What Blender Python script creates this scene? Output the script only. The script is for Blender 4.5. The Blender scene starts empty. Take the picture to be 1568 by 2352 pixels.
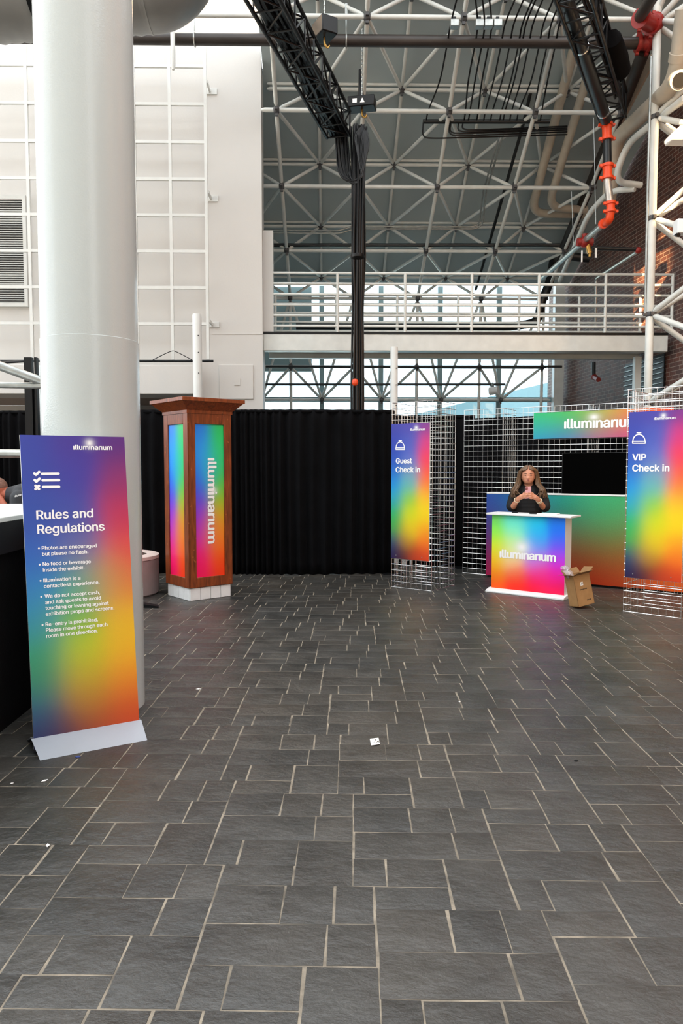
import bpy, math, random
from mathutils import Vector, Matrix, Euler
from mathutils.geometry import delaunay_2d_cdt
import numpy as np
random.seed(7)
R = math.radians
SC = bpy.context.scene
COL = SC.collection
# ------------------------------------------------------------------ camera, sky, sun, exposure
F = 1700.0; PITCH = R(3.5); YAW = R(1.0); CZ = 1.6
cam = bpy.data.cameras.new('camera'); cam_o = bpy.data.objects.new('camera', cam); COL.objects.link(cam_o)
cam_o.location = (0, 0, CZ); cam_o.rotation_euler = (R(90) - PITCH, 0, -YAW)
cam.sensor_fit = 'VERTICAL'; cam.sensor_height = 36.0; cam.lens = 36.0 * F / 2352.0
cam.clip_start = 0.05; cam.clip_end = 500
SC.camera = cam_o
SC.view_settings.view_transform = 'Standard'; SC.view_settings.look = 'None'
SC.view_settings.gamma = 1.0; SC.view_settings.use_curve_mapping = False
SC.view_settings.exposure = 0.25
world = bpy.data.worlds.new('overcast_sky'); SC.world = world; world.use_nodes = True
wn = world.node_tree.nodes; bgn = wn['Background']
bgn.inputs[0].default_value = (0.93, 0.97, 1.0, 1); bgn.inputs[1].default_value = 3.0
sun_d = bpy.data.lights.new('sun', 'SUN'); sun_d.energy = 40.0; sun_d.angle = R(0.5); sun_d.color = (1.0, 0.62, 0.30)
sun_o = bpy.data.objects.new('sun', sun_d); COL.objects.link(sun_o)
SUN = Vector((0.30, 0.95, -0.32)).normalized()
sun_o.rotation_euler = SUN.to_track_quat('-Z', 'Y').to_euler(); sun_o.location = (-8, -12, 12)
SC.cycles.use_denoising = True
SC.cycles.max_bounces = 8; SC.cycles.transparent_max_bounces = 24
SC.cycles.sample_clamp_indirect = 6.0

# ------------------------------------------------------------------ pixel helpers (measured on the photograph)
FW = Vector((math.sin(YAW) * math.cos(PITCH), math.cos(YAW) * math.cos(PITCH), -math.sin(PITCH)))
RT = Vector((math.cos(YAW), -math.sin(YAW), 0)); UP = RT.cross(FW); CAM = Vector((0, 0, CZ))
def ray(px, py): return FW + RT * ((px - 784) / F) - UP * ((py - 1176) / F)
def T(px, py, t): return CAM + ray(px, py) * t              # at distance t along the view axis
def W(px, py, y):                                           # at world depth y
    r = ray(px, py); return CAM + r * (y / r.y)
def G(px, py, z=0.0):
    r = ray(px, py); return CAM + r * ((z - CZ) / r.z)
def Q(px, py, o, n):                                        # on a plane
    r = ray(px, py); return CAM + r * ((o - CAM).dot(n) / r.dot(n))

# ------------------------------------------------------------------ materials
def lin(c):
    if isinstance(c, str):
        c = c.lstrip('#'); c = [int(c[i:i + 2], 16) / 255 for i in (0, 2, 4)]
    return tuple((x / 12.92 if x <= 0.04045 else ((x + 0.055) / 1.055) ** 2.4) for x in c)
def newmat(name):
    m = bpy.data.materials.new(name); m.use_nodes = True
    nt = m.node_tree; return m, nt, nt.nodes['Principled BSDF']
def pm(name, col, rough=0.5, metal=0.0, var=0.10, scale=6.0, bump=0.0, bscale=40.0, spec=None, emit=0.0, stretch=None, coat=0.0):
    m, nt, b = newmat(name); N = nt.nodes; L = nt.links
    c = lin(col)
    tc = N.new('ShaderNodeTexCoord'); mp = N.new('ShaderNodeMapping'); L.new(tc.outputs['Object'], mp.inputs[0])
    if stretch: mp.inputs['Scale'].default_value = stretch
    nz = N.new('ShaderNodeTexNoise'); nz.inputs['Scale'].default_value = scale; nz.inputs['Detail'].default_value = 5
    L.new(mp.outputs[0], nz.inputs['Vector'])
    rp = N.new('ShaderNodeValToRGB')
    rp.color_ramp.elements[0].position = 0.3; rp.color_ramp.elements[1].position = 0.7
    rp.color_ramp.elements[0].color = tuple(x * (1 - var) for x in c) + (1,)
    rp.color_ramp.elements[1].color = tuple(min(1, x * (1 + var)) for x in c) + (1,)
    L.new(nz.outputs['Fac'], rp.inputs[0]); L.new(rp.outputs[0], b.inputs['Base Color'])
    b.inputs['Roughness'].default_value = rough; b.inputs['Metallic'].default_value = metal
    if spec is not None: b.inputs['Specular IOR Level'].default_value = spec
    if coat: b.inputs['Coat Weight'].default_value = coat
    if emit:
        b.inputs['Emission Color'].default_value = c + (1,); b.inputs['Emission Strength'].default_value = emit
    if bump:
        n2 = N.new('ShaderNodeTexNoise'); n2.inputs['Scale'].default_value = bscale; n2.inputs['Detail'].default_value = 4
        L.new(mp.outputs[0], n2.inputs['Vector'])
        bp = N.new('ShaderNodeBump'); bp.inputs['Strength'].default_value = bump; bp.inputs['Distance'].default_value = 0.01
        L.new(n2.outputs['Fac'], bp.inputs['Height']); L.new(bp.outputs[0], b.inputs['Normal'])
    return m

def slate_mat():
    m, nt, b = newmat('slate_paving'); N = nt.nodes; L = nt.links
    at = N.new('ShaderNodeAttribute'); at.attribute_name = 'tone'
    tc = N.new('ShaderNodeTexCoord')
    nz = N.new('ShaderNodeTexNoise'); nz.inputs['Scale'].default_value = 3.0; nz.inputs['Detail'].default_value = 8; nz.inputs['Roughness'].default_value = 0.6
    L.new(tc.outputs['Object'], nz.inputs['Vector'])
    big = N.new('ShaderNodeTexNoise'); big.inputs['Scale'].default_value = 0.35; big.inputs['Detail'].default_value = 3
    L.new(tc.outputs['Object'], big.inputs['Vector'])
    r1 = N.new('ShaderNodeValToRGB'); r1.color_ramp.elements[0].color = lin('#242422') + (1,); r1.color_ramp.elements[1].color = lin('#3d3c39') + (1,)
    r1.color_ramp.elements[0].position = 0.32; r1.color_ramp.elements[1].position = 0.72
    L.new(nz.outputs['Fac'], r1.inputs[0])
    br = N.new('ShaderNodeValToRGB'); br.color_ramp.elements[0].position = 0.45; br.color_ramp.elements[1].position = 0.7
    br.color_ramp.elements[0].color = (0, 0, 0, 1); br.color_ramp.elements[1].color = (0.5, 0.5, 0.5, 1)
    L.new(big.outputs['Fac'], br.inputs[0])
    mx = N.new('ShaderNodeMixRGB'); mx.inputs[2].default_value = lin('#4a4238') + (1,)
    L.new(br.outputs[0], mx.inputs[0]); L.new(r1.outputs[0], mx.inputs[1])
    mul = N.new('ShaderNodeMixRGB'); mul.blend_type = 'MULTIPLY'; mul.inputs[0].default_value = 1
    L.new(mx.outputs[0], mul.inputs[1]); L.new(at.outputs['Color'], mul.inputs[2])
    sp = N.new('ShaderNodeTexNoise'); sp.inputs['Scale'].default_value = 60; sp.inputs['Detail'].default_value = 2
    L.new(tc.outputs['Object'], sp.inputs['Vector'])
    spr = N.new('ShaderNodeValToRGB'); spr.color_ramp.elements[0].position = 0.70; spr.color_ramp.elements[1].position = 0.80
    spr.color_ramp.elements[0].color = (0, 0, 0, 1); spr.color_ramp.elements[1].color = (0.35, 0.35, 0.35, 1)
    L.new(sp.outputs['Fac'], spr.inputs[0])
    m2 = N.new('ShaderNodeMixRGB'); m2.inputs[2].default_value = lin('#8d8c86') + (1,)
    L.new(spr.outputs[0], m2.inputs[0]); L.new(mul.outputs[0], m2.inputs[1])
    L.new(m2.outputs[0], b.inputs['Base Color'])
    rr = N.new('ShaderNodeMapRange'); rr.inputs[3].default_value = 0.30; rr.inputs[4].default_value = 0.50
    L.new(nz.outputs['Fac'], rr.inputs[0]); L.new(rr.outputs[0], b.inputs['Roughness'])
    b.inputs['Specular IOR Level'].default_value = 0.75
    # cleft surface: low ridges and fine grain
    mp = N.new('ShaderNodeMapping'); mp.inputs['Scale'].default_value = (3.6, 4.6, 1); mp.inputs['Rotation'].default_value = (0, 0, 0.5)
    L.new(tc.outputs['Object'], mp.inputs[0])
    n2 = N.new('ShaderNodeTexNoise'); n2.inputs['Scale'].default_value = 2.2; n2.inputs['Detail'].default_value = 9; n2.inputs['Roughness'].default_value = 0.62
    n2.inputs['Distortion'].default_value = 0.1
    L.new(mp.outputs[0], n2.inputs['Vector'])
    bp = N.new('ShaderNodeBump'); bp.inputs['Strength'].default_value = 0.75; bp.inputs['Distance'].default_value = 0.02
    L.new(n2.outputs['Fac'], bp.inputs['Height']); L.new(bp.outputs[0], b.inputs['Normal'])
    return m

def brick_mat():
    m, nt, b = newmat('brown_brick'); N = nt.nodes; L = nt.links
    tc = N.new('ShaderNodeTexCoord'); sx = N.new('ShaderNodeSeparateXYZ'); cb = N.new('ShaderNodeCombineXYZ')
    L.new(tc.outputs['Object'], sx.inputs[0]); L.new(sx.outputs['Y'], cb.inputs['X']); L.new(sx.outputs['Z'], cb.inputs['Y'])
    bt = N.new('ShaderNodeTexBrick'); bt.inputs['Scale'].default_value = 1.0
    bt.inputs['Brick Width'].default_value = 0.22; bt.inputs['Row Height'].default_value = 0.078
    bt.inputs['Mortar Size'].default_value = 0.007; bt.inputs['Mortar Smooth'].default_value = 0.1; bt.inputs['Bias'].default_value = -0.2
    bt.inputs['Color1'].default_value = lin('#623a2e') + (1,); bt.inputs['Color2'].default_value = lin('#3f2a26') + (1,)
    bt.inputs['Mortar'].default_value = lin('#857469') + (1,)
    L.new(cb.outputs[0], bt.inputs['Vector'])
    nz = N.new('ShaderNodeTexNoise'); nz.inputs['Scale'].default_value = 9; L.new(tc.outputs['Object'], nz.inputs['Vector'])
    mx = N.new('ShaderNodeMixRGB'); mx.blend_type = 'OVERLAY'; mx.inputs[0].default_value = 0.5
    L.new(bt.outputs['Color'], mx.inputs[1]); L.new(nz.outputs['Fac'], mx.inputs[2]); L.new(mx.outputs[0], b.inputs['Base Color'])
    b.inputs['Roughness'].default_value = 0.62
    bp = N.new('ShaderNodeBump'); bp.inputs['Strength'].default_value = 0.6; bp.inputs['Distance'].default_value = 0.008; bp.invert = True
    L.new(bt.outputs['Fac'], bp.inputs['Height']); L.new(bp.outputs[0], b.inputs['Normal'])
    return m

def wood_mat():
    m, nt, b = newmat('stained_wood'); N = nt.nodes; L = nt.links
    tc = N.new('ShaderNodeTexCoord'); mp = N.new('ShaderNodeMapping'); mp.inputs['Scale'].default_value = (9, 9, 1.1)
    L.new(tc.outputs['Object'], mp.inputs[0])
    nz = N.new('ShaderNodeTexNoise'); nz.inputs['Scale'].default_value = 3; nz.inputs['Detail'].default_value = 8; nz.inputs['Distortion'].default_value = 1.2
    L.new(mp.outputs[0], nz.inputs['Vector'])
    rp = N.new('ShaderNodeValToRGB'); rp.color_ramp.elements[0].position = 0.3; rp.color_ramp.elements[1].position = 0.75
    rp.color_ramp.elements[0].color = lin('#5e2a12') + (1,); rp.color_ramp.elements[1].color = lin('#95481f') + (1,)
    L.new(nz.outputs['Fac'], rp.inputs[0])
    ch = N.new('ShaderNodeTexNoise'); ch.inputs['Scale'].default_value = 22; ch.inputs['Detail'].default_value = 3; L.new(tc.outputs['Object'], ch.inputs['Vector'])
    cr = N.new('ShaderNodeValToRGB'); cr.color_ramp.elements[0].position = 0.69; cr.color_ramp.elements[1].position = 0.72
    cr.color_ramp.elements[0].color = (0, 0, 0, 1); cr.color_ramp.elements[1].color = (0.6, 0.6, 0.6, 1)
    L.new(ch.outputs['Fac'], cr.inputs[0])
    mx = N.new('ShaderNodeMixRGB'); mx.inputs[2].default_value = lin('#b56a3a') + (1,)
    L.new(cr.outputs[0], mx.inputs[0]); L.new(rp.outputs[0], mx.inputs[1]); L.new(mx.outputs[0], b.inputs['Base Color'])
    b.inputs['Roughness'].default_value = 0.36
    return m

def column_mat():
    m, nt, b = newmat('column_paint'); N = nt.nodes; L = nt.links
    tc = N.new('ShaderNodeTexCoord'); mp = N.new('ShaderNodeMapping'); mp.inputs['Scale'].default_value = (7, 7, 2.0)
    L.new(tc.outputs['Object'], mp.inputs[0])
    nz = N.new('ShaderNodeTexNoise'); nz.inputs['Scale'].default_value = 3; nz.inputs['Detail'].default_value = 9; nz.inputs['Roughness'].default_value = .7
    L.new(mp.outputs[0], nz.inputs['Vector'])
    rp = N.new('ShaderNodeValToRGB'); rp.color_ramp.elements[0].position = 0.72; rp.color_ramp.elements[1].position = 0.77
    rp.color_ramp.elements[0].color = lin('#b6bdbc') + (1,); rp.color_ramp.elements[1].color = lin('#8a9291') + (1,)
    L.new(nz.outputs['Fac'], rp.inputs[0]); L.new(rp.outputs[0], b.inputs['Base Color'])
    b.inputs['Roughness'].default_value = 0.17
    n2 = N.new('ShaderNodeTexNoise'); n2.inputs['Scale'].default_value = 90; L.new(tc.outputs['Object'], n2.inputs['Vector'])
    bp = N.new('ShaderNodeBump'); bp.inputs['Strength'].default_value = 0.25; bp.inputs['Distance'].default_value = 0.004
    L.new(n2.outputs['Fac'], bp.inputs['Height']); L.new(bp.outputs[0], b.inputs['Normal'])
    return m

def glass_mat():
    m = bpy.data.materials.new('window_glass'); m.use_nodes = True; nt = m.node_tree; N = nt.nodes; L = nt.links
    N.remove(N['Principled BSDF'])
    tr = N.new('ShaderNodeBsdfTransparent'); tr.inputs[0].default_value = (0.84, 0.95, 0.99, 1)
    gl = N.new('ShaderNodeBsdfGlossy'); gl.inputs['Roughness'].default_value = 0.03
    fr = N.new('ShaderNodeFresnel'); fr.inputs[0].default_value = 1.45
    mx = N.new('ShaderNodeMixShader'); L.new(fr.outputs[0], mx.inputs[0]); L.new(tr.outputs[0], mx.inputs[1]); L.new(gl.outputs[0], mx.inputs[2])
    L.new(mx.outputs[0], N['Material Output'].inputs[0]); return m

def film_mat():
    m = bpy.data.materials.new('clear_plastic_film'); m.use_nodes = True; nt = m.node_tree; N = nt.nodes; L = nt.links
    b = N['Principled BSDF']; b.inputs['Base Color'].default_value = (.9, .85, .9, 1); b.inputs['Roughness'].default_value = .15
    tr = N.new('ShaderNodeBsdfTransparent'); mx = N.new('ShaderNodeMixShader'); mx.inputs[0].default_value = .45
    L.new(tr.outputs[0], mx.inputs[1]); L.new(b.outputs[0], mx.inputs[2]); L.new(mx.outputs[0], N['Material Output'].inputs[0]); return m

def print_mat(name, pts, vs=2.0, sigma=0.2, glow=None, rough=0.35, gain=1.25, grain=0.10):
    """A printed colour blend: pts = (u, v, colour); glow = (u, v, ru, rv) the printed white sparkle."""
    m, nt, b = newmat(name); N = nt.nodes; L = nt.links
    uv = N.new('ShaderNodeUVMap'); uv.uv_map = 'UVMap'
    sc = N.new('ShaderNodeVectorMath'); sc.operation = 'MULTIPLY'; sc.inputs[1].default_value = (1, vs, 0)
    L.new(uv.outputs[0], sc.inputs[0])
    k = -1.0 / (2 * sigma * sigma); accc = accw = None
    for (u, v, c) in pts:
        d = N.new('ShaderNodeVectorMath'); d.operation = 'DISTANCE'; d.inputs[1].default_value = (u, v * vs, 0); L.new(sc.outputs[0], d.inputs[0])
        q = N.new('ShaderNodeMath'); q.operation = 'MULTIPLY'; L.new(d.outputs['Value'], q.inputs[0]); L.new(d.outputs['Value'], q.inputs[1])
        e = N.new('ShaderNodeMath'); e.operation = 'MULTIPLY'; e.inputs[1].default_value = k; L.new(q.outputs[0], e.inputs[0])
        w = N.new('ShaderNodeMath'); w.operation = 'EXPONENT'; L.new(e.outputs[0], w.inputs[0])
        s = N.new('ShaderNodeVectorMath'); s.operation = 'SCALE'; s.inputs[0].default_value = tuple(min(.95, gain * x ** 1.2) for x in lin(c)); L.new(w.outputs[0], s.inputs['Scale'])
        if accc is None: accc, accw = s.outputs[0], w.outputs[0]
        else:
            a = N.new('ShaderNodeVectorMath'); a.operation = 'ADD'; L.new(accc, a.inputs[0]); L.new(s.outputs[0], a.inputs[1]); accc = a.outputs[0]
            a = N.new('ShaderNodeMath'); a.operation = 'ADD'; L.new(accw, a.inputs[0]); L.new(w.outputs[0], a.inputs[1]); accw = a.outputs[0]
    iv = N.new('ShaderNodeMath'); iv.operation = 'DIVIDE'; iv.inputs[0].default_value = 1; L.new(accw, iv.inputs[1])
    fs = N.new('ShaderNodeVectorMath'); fs.operation = 'SCALE'; L.new(accc, fs.inputs[0]); L.new(iv.outputs[0], fs.inputs['Scale'])
    out = fs.outputs[0]
    nz = N.new('ShaderNodeTexNoise'); nz.inputs['Scale'].default_value = 230; nz.inputs['Detail'].default_value = 1
    L.new(sc.outputs[0], nz.inputs['Vector'])
    mr = N.new('ShaderNodeMapRange'); mr.inputs[1].default_value = .2; mr.inputs[2].default_value = .8; mr.inputs[3].default_value = 1 - grain; mr.inputs[4].default_value = 1 + grain
    L.new(nz.outputs['Fac'], mr.inputs[0])
    g2 = N.new('ShaderNodeVectorMath'); g2.operation = 'SCALE'; L.new(out, g2.inputs[0]); L.new(mr.outputs[0], g2.inputs['Scale']); out = g2.outputs[0]
    if glow:
        gu, gv, ru, rv = glow
        s = N.new('ShaderNodeVectorMath'); s.operation = 'SUBTRACT'; s.inputs[1].default_value = (gu, gv, 0); L.new(uv.outputs[0], s.inputs[0])
        s2 = N.new('ShaderNodeVectorMath'); s2.operation = 'DIVIDE'; s2.inputs[1].default_value = (ru, rv, 1); L.new(s.outputs[0], s2.inputs[0])
        ln = N.new('ShaderNodeVectorMath'); ln.operation = 'LENGTH'; L.new(s2.outputs[0], ln.inputs[0])
        l2 = N.new('ShaderNodeMath'); l2.operation = 'POWER'; l2.inputs[1].default_value = 1.5; L.new(ln.outputs['Value'], l2.inputs[0])
        e = N.new('ShaderNodeMath'); e.operation = 'MULTIPLY'; e.inputs[1].default_value = -1.8; L.new(l2.outputs[0], e.inputs[0])
        w = N.new('ShaderNodeMath'); w.operation = 'EXPONENT'; L.new(e.outputs[0], w.inputs[0])
        mx = N.new('ShaderNodeMixRGB'); mx.inputs[2].default_value = (.9, .9, .9, 1); L.new(w.outputs[0], mx.inputs[0]); L.new(out, mx.inputs[1]); out = mx.outputs[0]
    L.new(out, b.inputs['Base Color']); b.inputs['Roughness'].default_value = rough
    return m

M_ = {}
M_['slate'] = slate_mat(); M_['brick'] = brick_mat(); M_['wood'] = wood_mat(); M_['column'] = column_mat(); M_['glass'] = glass_mat(); M_['film'] = film_mat()
M_['mortar'] = pm('mortar', '#7d7466', .75, var=.5, scale=11, bump=.4)
M_['wall'] = pm('white_wall_paint', '#c9c7c3', .55, var=.02, scale=1.2, bump=.12, bscale=30)
M_['white'] = pm('white_paint', '#d2d4d1', .38, var=.04)
M_['frame'] = pm('frame_white_paint', '#d3d6d2', .35, var=.06)
M_['roof'] = pm('grey_roof_panel', '#a3b0b3', .33, var=.06, scale=.8)
M_['teal'] = pm('teal_panel', '#7f9ba0', .4, var=.06, scale=1)
M_['steel'] = pm('galvanised_steel', '#a9adab', .38, metal=.8, var=.15, scale=14)
M_['wire'] = pm('chrome_wire', '#e2e2e0', .22, metal=1.0, var=.03)
M_['black'] = pm('black_metal', '#0b0c0e', .4, var=.2, spec=.3)
M_['cable'] = pm('black_cable_jacket', '#0c0d0f', .36, var=.2, spec=.35)
M_['drape'] = pm('black_velour', '#08080a', .9, var=.3, scale=3, spec=.1, bump=.2, bscale=120)
M_['darkpipe'] = pm('brown_black_pipe', '#2e2723', .45, var=.3, scale=5, stretch=(.5, 3, 3))
M_['pipe'] = pm('sprinkler_black_pipe', '#13171a', .38, var=.2)
M_['cream'] = pm('cream_pipe_paint', '#b5ab9b', .5, var=.08)
M_['orange'] = pm('orange_coupling', '#e2481a', .42, var=.1)
M_['red'] = pm('red_coupling', '#8e1f18', .45, var=.15)
M_['braid'] = pm('braided_hose', '#b6b0aa', .35, metal=.7, var=.3, scale=40, stretch=(1, 1, .2))
M_['printwhite'] = pm('white_vinyl_lettering', '#f7f7f7', .5, var=.005)
M_['boardwhite'] = pm('white_board', '#eceeee', .4, var=.02)
M_['greyplate'] = pm('pale_grey_plate', '#a2a9b3', .4, var=.03)
M_['tile'] = pm('white_tile', '#e6e8e8', .35, var=.06, scale=7)
M_['grout'] = pm('tile_grout', '#8d8a86', .8)
M_['cardboard'] = pm('cardboard', '#a27a4c', .75, var=.1, scale=12)
M_['cardboard2'] = pm('cardboard_inside', '#8a673f', .8, var=.1, scale=12)
M_['ink'] = pm('dark_ink', '#3b2c1c', .7)
M_['skin'] = pm('skin', '#c98a6c', .5, var=.06, scale=20)
M_['skin2'] = pm('ruddy_skin', '#b8644a', .5, var=.08, scale=20)
M_['hair'] = pm('highlighted_hair', '#654a30', .45, var=.65, scale=9, stretch=(16, 16, 1.5))
M_['hair2'] = pm('buzz_cut_hair', '#7d5a4c', .7, var=.3, scale=60)
M_['brow'] = pm('dark_brow', '#2a1c15', .7)
M_['lip'] = pm('lip', '#9c4a45', .45)
M_['cloth'] = pm('black_cloth', '#101012', .8, var=.3, scale=6, bump=.15, bscale=20)
M_['cloth2'] = pm('charcoal_cloth', '#3a3c40', .85, var=.15, scale=8)
M_['pink'] = pm('pink_phone_case', '#c98f92', .4, var=.03)
M_['bead'] = pm('pale_bracelet', '#d8c8a8', .5, var=.2, scale=60)
M_['screen'] = pm('black_screen', '#010101', .6, var=.05, spec=.02)
M_['soil'] = pm('dark_soil', '#3a2a20', .95, var=.5, scale=30, bump=.9, bscale=40)
M_['concrete'] = pm('pinkish_concrete', '#8d7f7d', .7, var=.08, scale=8)
M_['planterrim'] = pm('pale_planter_rim', '#cbb9b2', .7, var=.08, scale=8)
M_['navy'] = pm('dark_navy_panel', '#04080f', .5, var=.1, spec=.15)
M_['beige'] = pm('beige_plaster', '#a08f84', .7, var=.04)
M_['paper'] = pm('paper', '#efefec', .6, var=.03)
M_['yellow'] = pm('yellow_tape', '#c89a3a', .6)
M_['blueplastic'] = pm('blue_scrap', '#3d4d8a', .5)
M_['outwall'] = pm('outside_glass_cladding', '#6a96a6', .35, var=.08, scale=.5)
M_['outpale'] = pm('outside_pale_cladding', '#8aa6ae', .4, var=.08, scale=.5)
M_['outground'] = pm('outside_ground', '#cdd0cc', .8, var=.1, scale=.5)
M_['redlabel'] = pm('red_label', '#c43a3a', .5)
M_['brass'] = pm('brass', '#b08a4a', .35, metal=.8)
M_['louver'] = pm('dark_louver', '#4a4a4c', .5, var=.1)
M_['duct'] = pm('duct_metal', '#8e8f8d', .4, metal=.25, var=.1, scale=3)

# ------------------------------------------------------------------ mesh builder
class MB:
    def __init__(s): s.v = []; s.f = []
    def add(s, vs, fs):
        o = len(s.v); s.v += [Vector(v) for v in vs]; s.f += [tuple(i + o for i in f) for f in fs]; return s
    def box(s, c, size, ax=None):
        c = Vector(c); hx, hy, hz = (x / 2 for x in size)
        X, Y, Z = ax if ax else (Vector((1, 0, 0)), Vector((0, 1, 0)), Vector((0, 0, 1)))
        vs = [c + X * (i * hx) + Y * (j * hy) + Z * (k * hz) for k in (-1, 1) for j in (-1, 1) for i in (-1, 1)]
        fs = [(0, 2, 3, 1), (4, 5, 7, 6), (0, 1, 5, 4), (2, 6, 7, 3), (0, 4, 6, 2), (1, 3, 7, 5)]
        if Vector(X).cross(Vector(Y)).dot(Vector(Z)) < 0: fs = [f[::-1] for f in fs]
        return s.add(vs, fs)
    def bar(s, p0, p1, w, h):
        p0, p1 = Vector(p0), Vector(p1); d = (p1 - p0); L = d.length; d = d / L
        up = Vector((0, 0, 1)) if abs(d.z) < .95 else Vector((0, 1, 0))
        x = d.cross(up).normalized(); z = x.cross(d)
        return s.box((p0 + p1) / 2, (w, L, h), (x, d, z))
    def tube(s, pts, r, n=10, cap=True, closed=False):
        pts = [Vector(p) for p in pts]; rs = r if isinstance(r, (list, tuple)) else [r] * len(pts)
        m = len(pts); rings = []; prev = None
        for i in range(m):
            if closed: t = pts[(i + 1) % m] - pts[i - 1]
            else: t = pts[min(i + 1, m - 1)] - pts[max(i - 1, 0)]
            t.normalize()
            if prev is None:
                a = Vector((0, 0, 1)) if abs(t.z) < .9 else Vector((1, 0, 0)); u = t.cross(a).normalized()
            else:
                u = (prev - t * prev.dot(t)).normalized()
            prev = u; w = t.cross(u)
            rings.append([pts[i] + (u * math.cos(2 * math.pi * k / n) + w * math.sin(2 * math.pi * k / n)) * rs[i] for k in range(n)])
        vs = [v for rg in rings for v in rg]; fs = []
        for i in range(m if closed else m - 1):
            j = (i + 1) % m
            for k in range(n): fs.append((i * n + k, i * n + (k + 1) % n, j * n + (k + 1) % n, j * n + k))
        if cap and not closed: fs += [tuple(range(n))[::-1], tuple((m - 1) * n + k for k in range(n))]
        return s.add(vs, fs)
    def lathe(s, c, prof, n=32):
        c = Vector(c); vs = []; fs = []
        for (r, z) in prof:
            for k in range(n):
                a = 2 * math.pi * k / n; vs.append(c + Vector((r * math.cos(a), r * math.sin(a), z)))
        for i in range(len(prof) - 1):
            for k in range(n): fs.append((i * n + k, i * n + (k + 1) % n, (i + 1) * n + (k + 1) % n, (i + 1) * n + k))
        fs += [tuple(range(n))[::-1], tuple((len(prof) - 1) * n + k for k in range(n))]
        return s.add(vs, fs)
    def prism(s, poly, ext):
        ext = Vector(ext); n = len(poly); vs = [Vector(p) for p in poly] + [Vector(p) + ext for p in poly]
        return s.add(vs, [tuple(range(n))[::-1], tuple(range(n, 2 * n))] + [(i, (i + 1) % n, n + (i + 1) % n, n + i) for i in range(n)])
    def ball(s, c, r, n=10, m=7):
        c = Vector(c); rr = r if isinstance(r, (tuple, list)) else (r, r, r); vs = [c + Vector((0, 0, rr[2]))]; fs = []
        for i in range(1, m):
            th = math.pi * i / m
            for k in range(n):
                a = 2 * math.pi * k / n
                vs.append(c + Vector((rr[0] * math.sin(th) * math.cos(a), rr[1] * math.sin(th) * math.sin(a), rr[2] * math.cos(th))))
        vs.append(c - Vector((0, 0, rr[2])))
        for k in range(n):
            fs.append((0, 1 + k, 1 + (k + 1) % n)); e = 1 + (m - 2) * n
            fs.append((len(vs) - 1, e + (k + 1) % n, e + k))
        for i in range(m - 2):
            for k in range(n): fs.append((1 + i * n + k, 1 + (i + 1) * n + k, 1 + (i + 1) * n + (k + 1) % n, 1 + i * n + (k + 1) % n))
        return s.add(vs, fs)

MAT = {}     # world matrix of each thing
def thing(name, label, cat, loc=(0, 0, 0), group=None, rz=0.0, kind=None):
    o = bpy.data.objects.new(name, None); COL.objects.link(o); o.empty_display_size = .2
    o.location = loc; o.rotation_euler = (0, 0, rz)
    o['label'] = label; o['category'] = cat
    if group: o['group'] = group
    if kind: o['kind'] = kind
    MAT[o.name] = Matrix.Translation(Vector(loc)) @ Matrix.Rotation(rz, 4, 'Z'); return o
def tag(o, label, cat, group=None, kind=None):
    o['label'] = label; o['category'] = cat
    if group: o['group'] = group
    if kind: o['kind'] = kind
    return o
def link(name, me, mats, parent=None):
    o = bpy.data.objects.new(name, me); COL.objects.link(o)
    for m in (mats if isinstance(mats, (list, tuple)) else [mats]): me.materials.append(M_[m] if isinstance(m, str) else m)
    if parent: o.parent = parent
    return o
def mesh(name, mb, mat, parent=None, bevel=0.0, smooth=True, origin=None, sub=0):
    me = bpy.data.meshes.new(name); vs = mb.v
    if parent is not None: inv = MAT[parent.name].inverted()
    elif origin is not None: inv = Matrix.Translation(-Vector(origin))
    else: inv = Matrix.Identity(4)
    me.from_pydata([inv @ v for v in vs], [], mb.f); me.validate(); me.update()
    if smooth and len(me.polygons):
        me.polygons.foreach_set('use_smooth', [True] * len(me.polygons)); me.set_sharp_from_angle(angle=R(38))
    o = link(name, me, mat, parent)
    if parent is not None: MAT[o.name] = MAT[parent.name].copy()
    elif origin is not None: o.location = origin; MAT[o.name] = Matrix.Translation(Vector(origin))
    else: MAT[o.name] = Matrix.Identity(4)
    if bevel:
        b = o.modifiers.new('bevel', 'BEVEL'); b.width = bevel; b.segments = 2; b.limit_method = 'ANGLE'; b.angle_limit = R(40)
    if sub:
        b = o.modifiers.new('sub', 'SUBSURF'); b.levels = sub; b.render_levels = sub
    return o
def struct(name, mb, mat, parent=None, **k):
    o = mesh(name, mb, mat, parent, **k)
    if parent is None: o['kind'] = 'structure'
    return o
def solo(name, mb, mat, label, cat, group=None, origin=None, **k):
    if origin is None:
        n = len(mb.v); mn = Vector((min(v.x for v in mb.v), min(v.y for v in mb.v), min(v.z for v in mb.v))); mxv = Vector((max(v.x for v in mb.v), max(v.y for v in mb.v), 0))
        origin = Vector(((mn.x + mxv.x) / 2, (mn.y + mxv.y) / 2, mn.z))
    return tag(mesh(name, mb, mat, None, origin=origin, **k), label, cat, group)
def arc(pts, rad=.15, n=6):
    """Round the corners of a polyline."""
    pts = [Vector(p) for p in pts]; out = [pts[0]]
    for i in range(1, len(pts) - 1):
        a, b, c = pts[i - 1], pts[i], pts[i + 1]
        d1 = (a - b); d2 = (c - b); r1 = min(rad, d1.length * .45); r2 = min(rad, d2.length * .45)
        p = b + d1.normalized() * r1; q = b + d2.normalized() * r2
        for k in range(n + 1):
            t = k / n; out.append(p * (1 - t) ** 2 + b * 2 * t * (1 - t) + q * t * t)
    out.append(pts[-1]); return out

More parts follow.
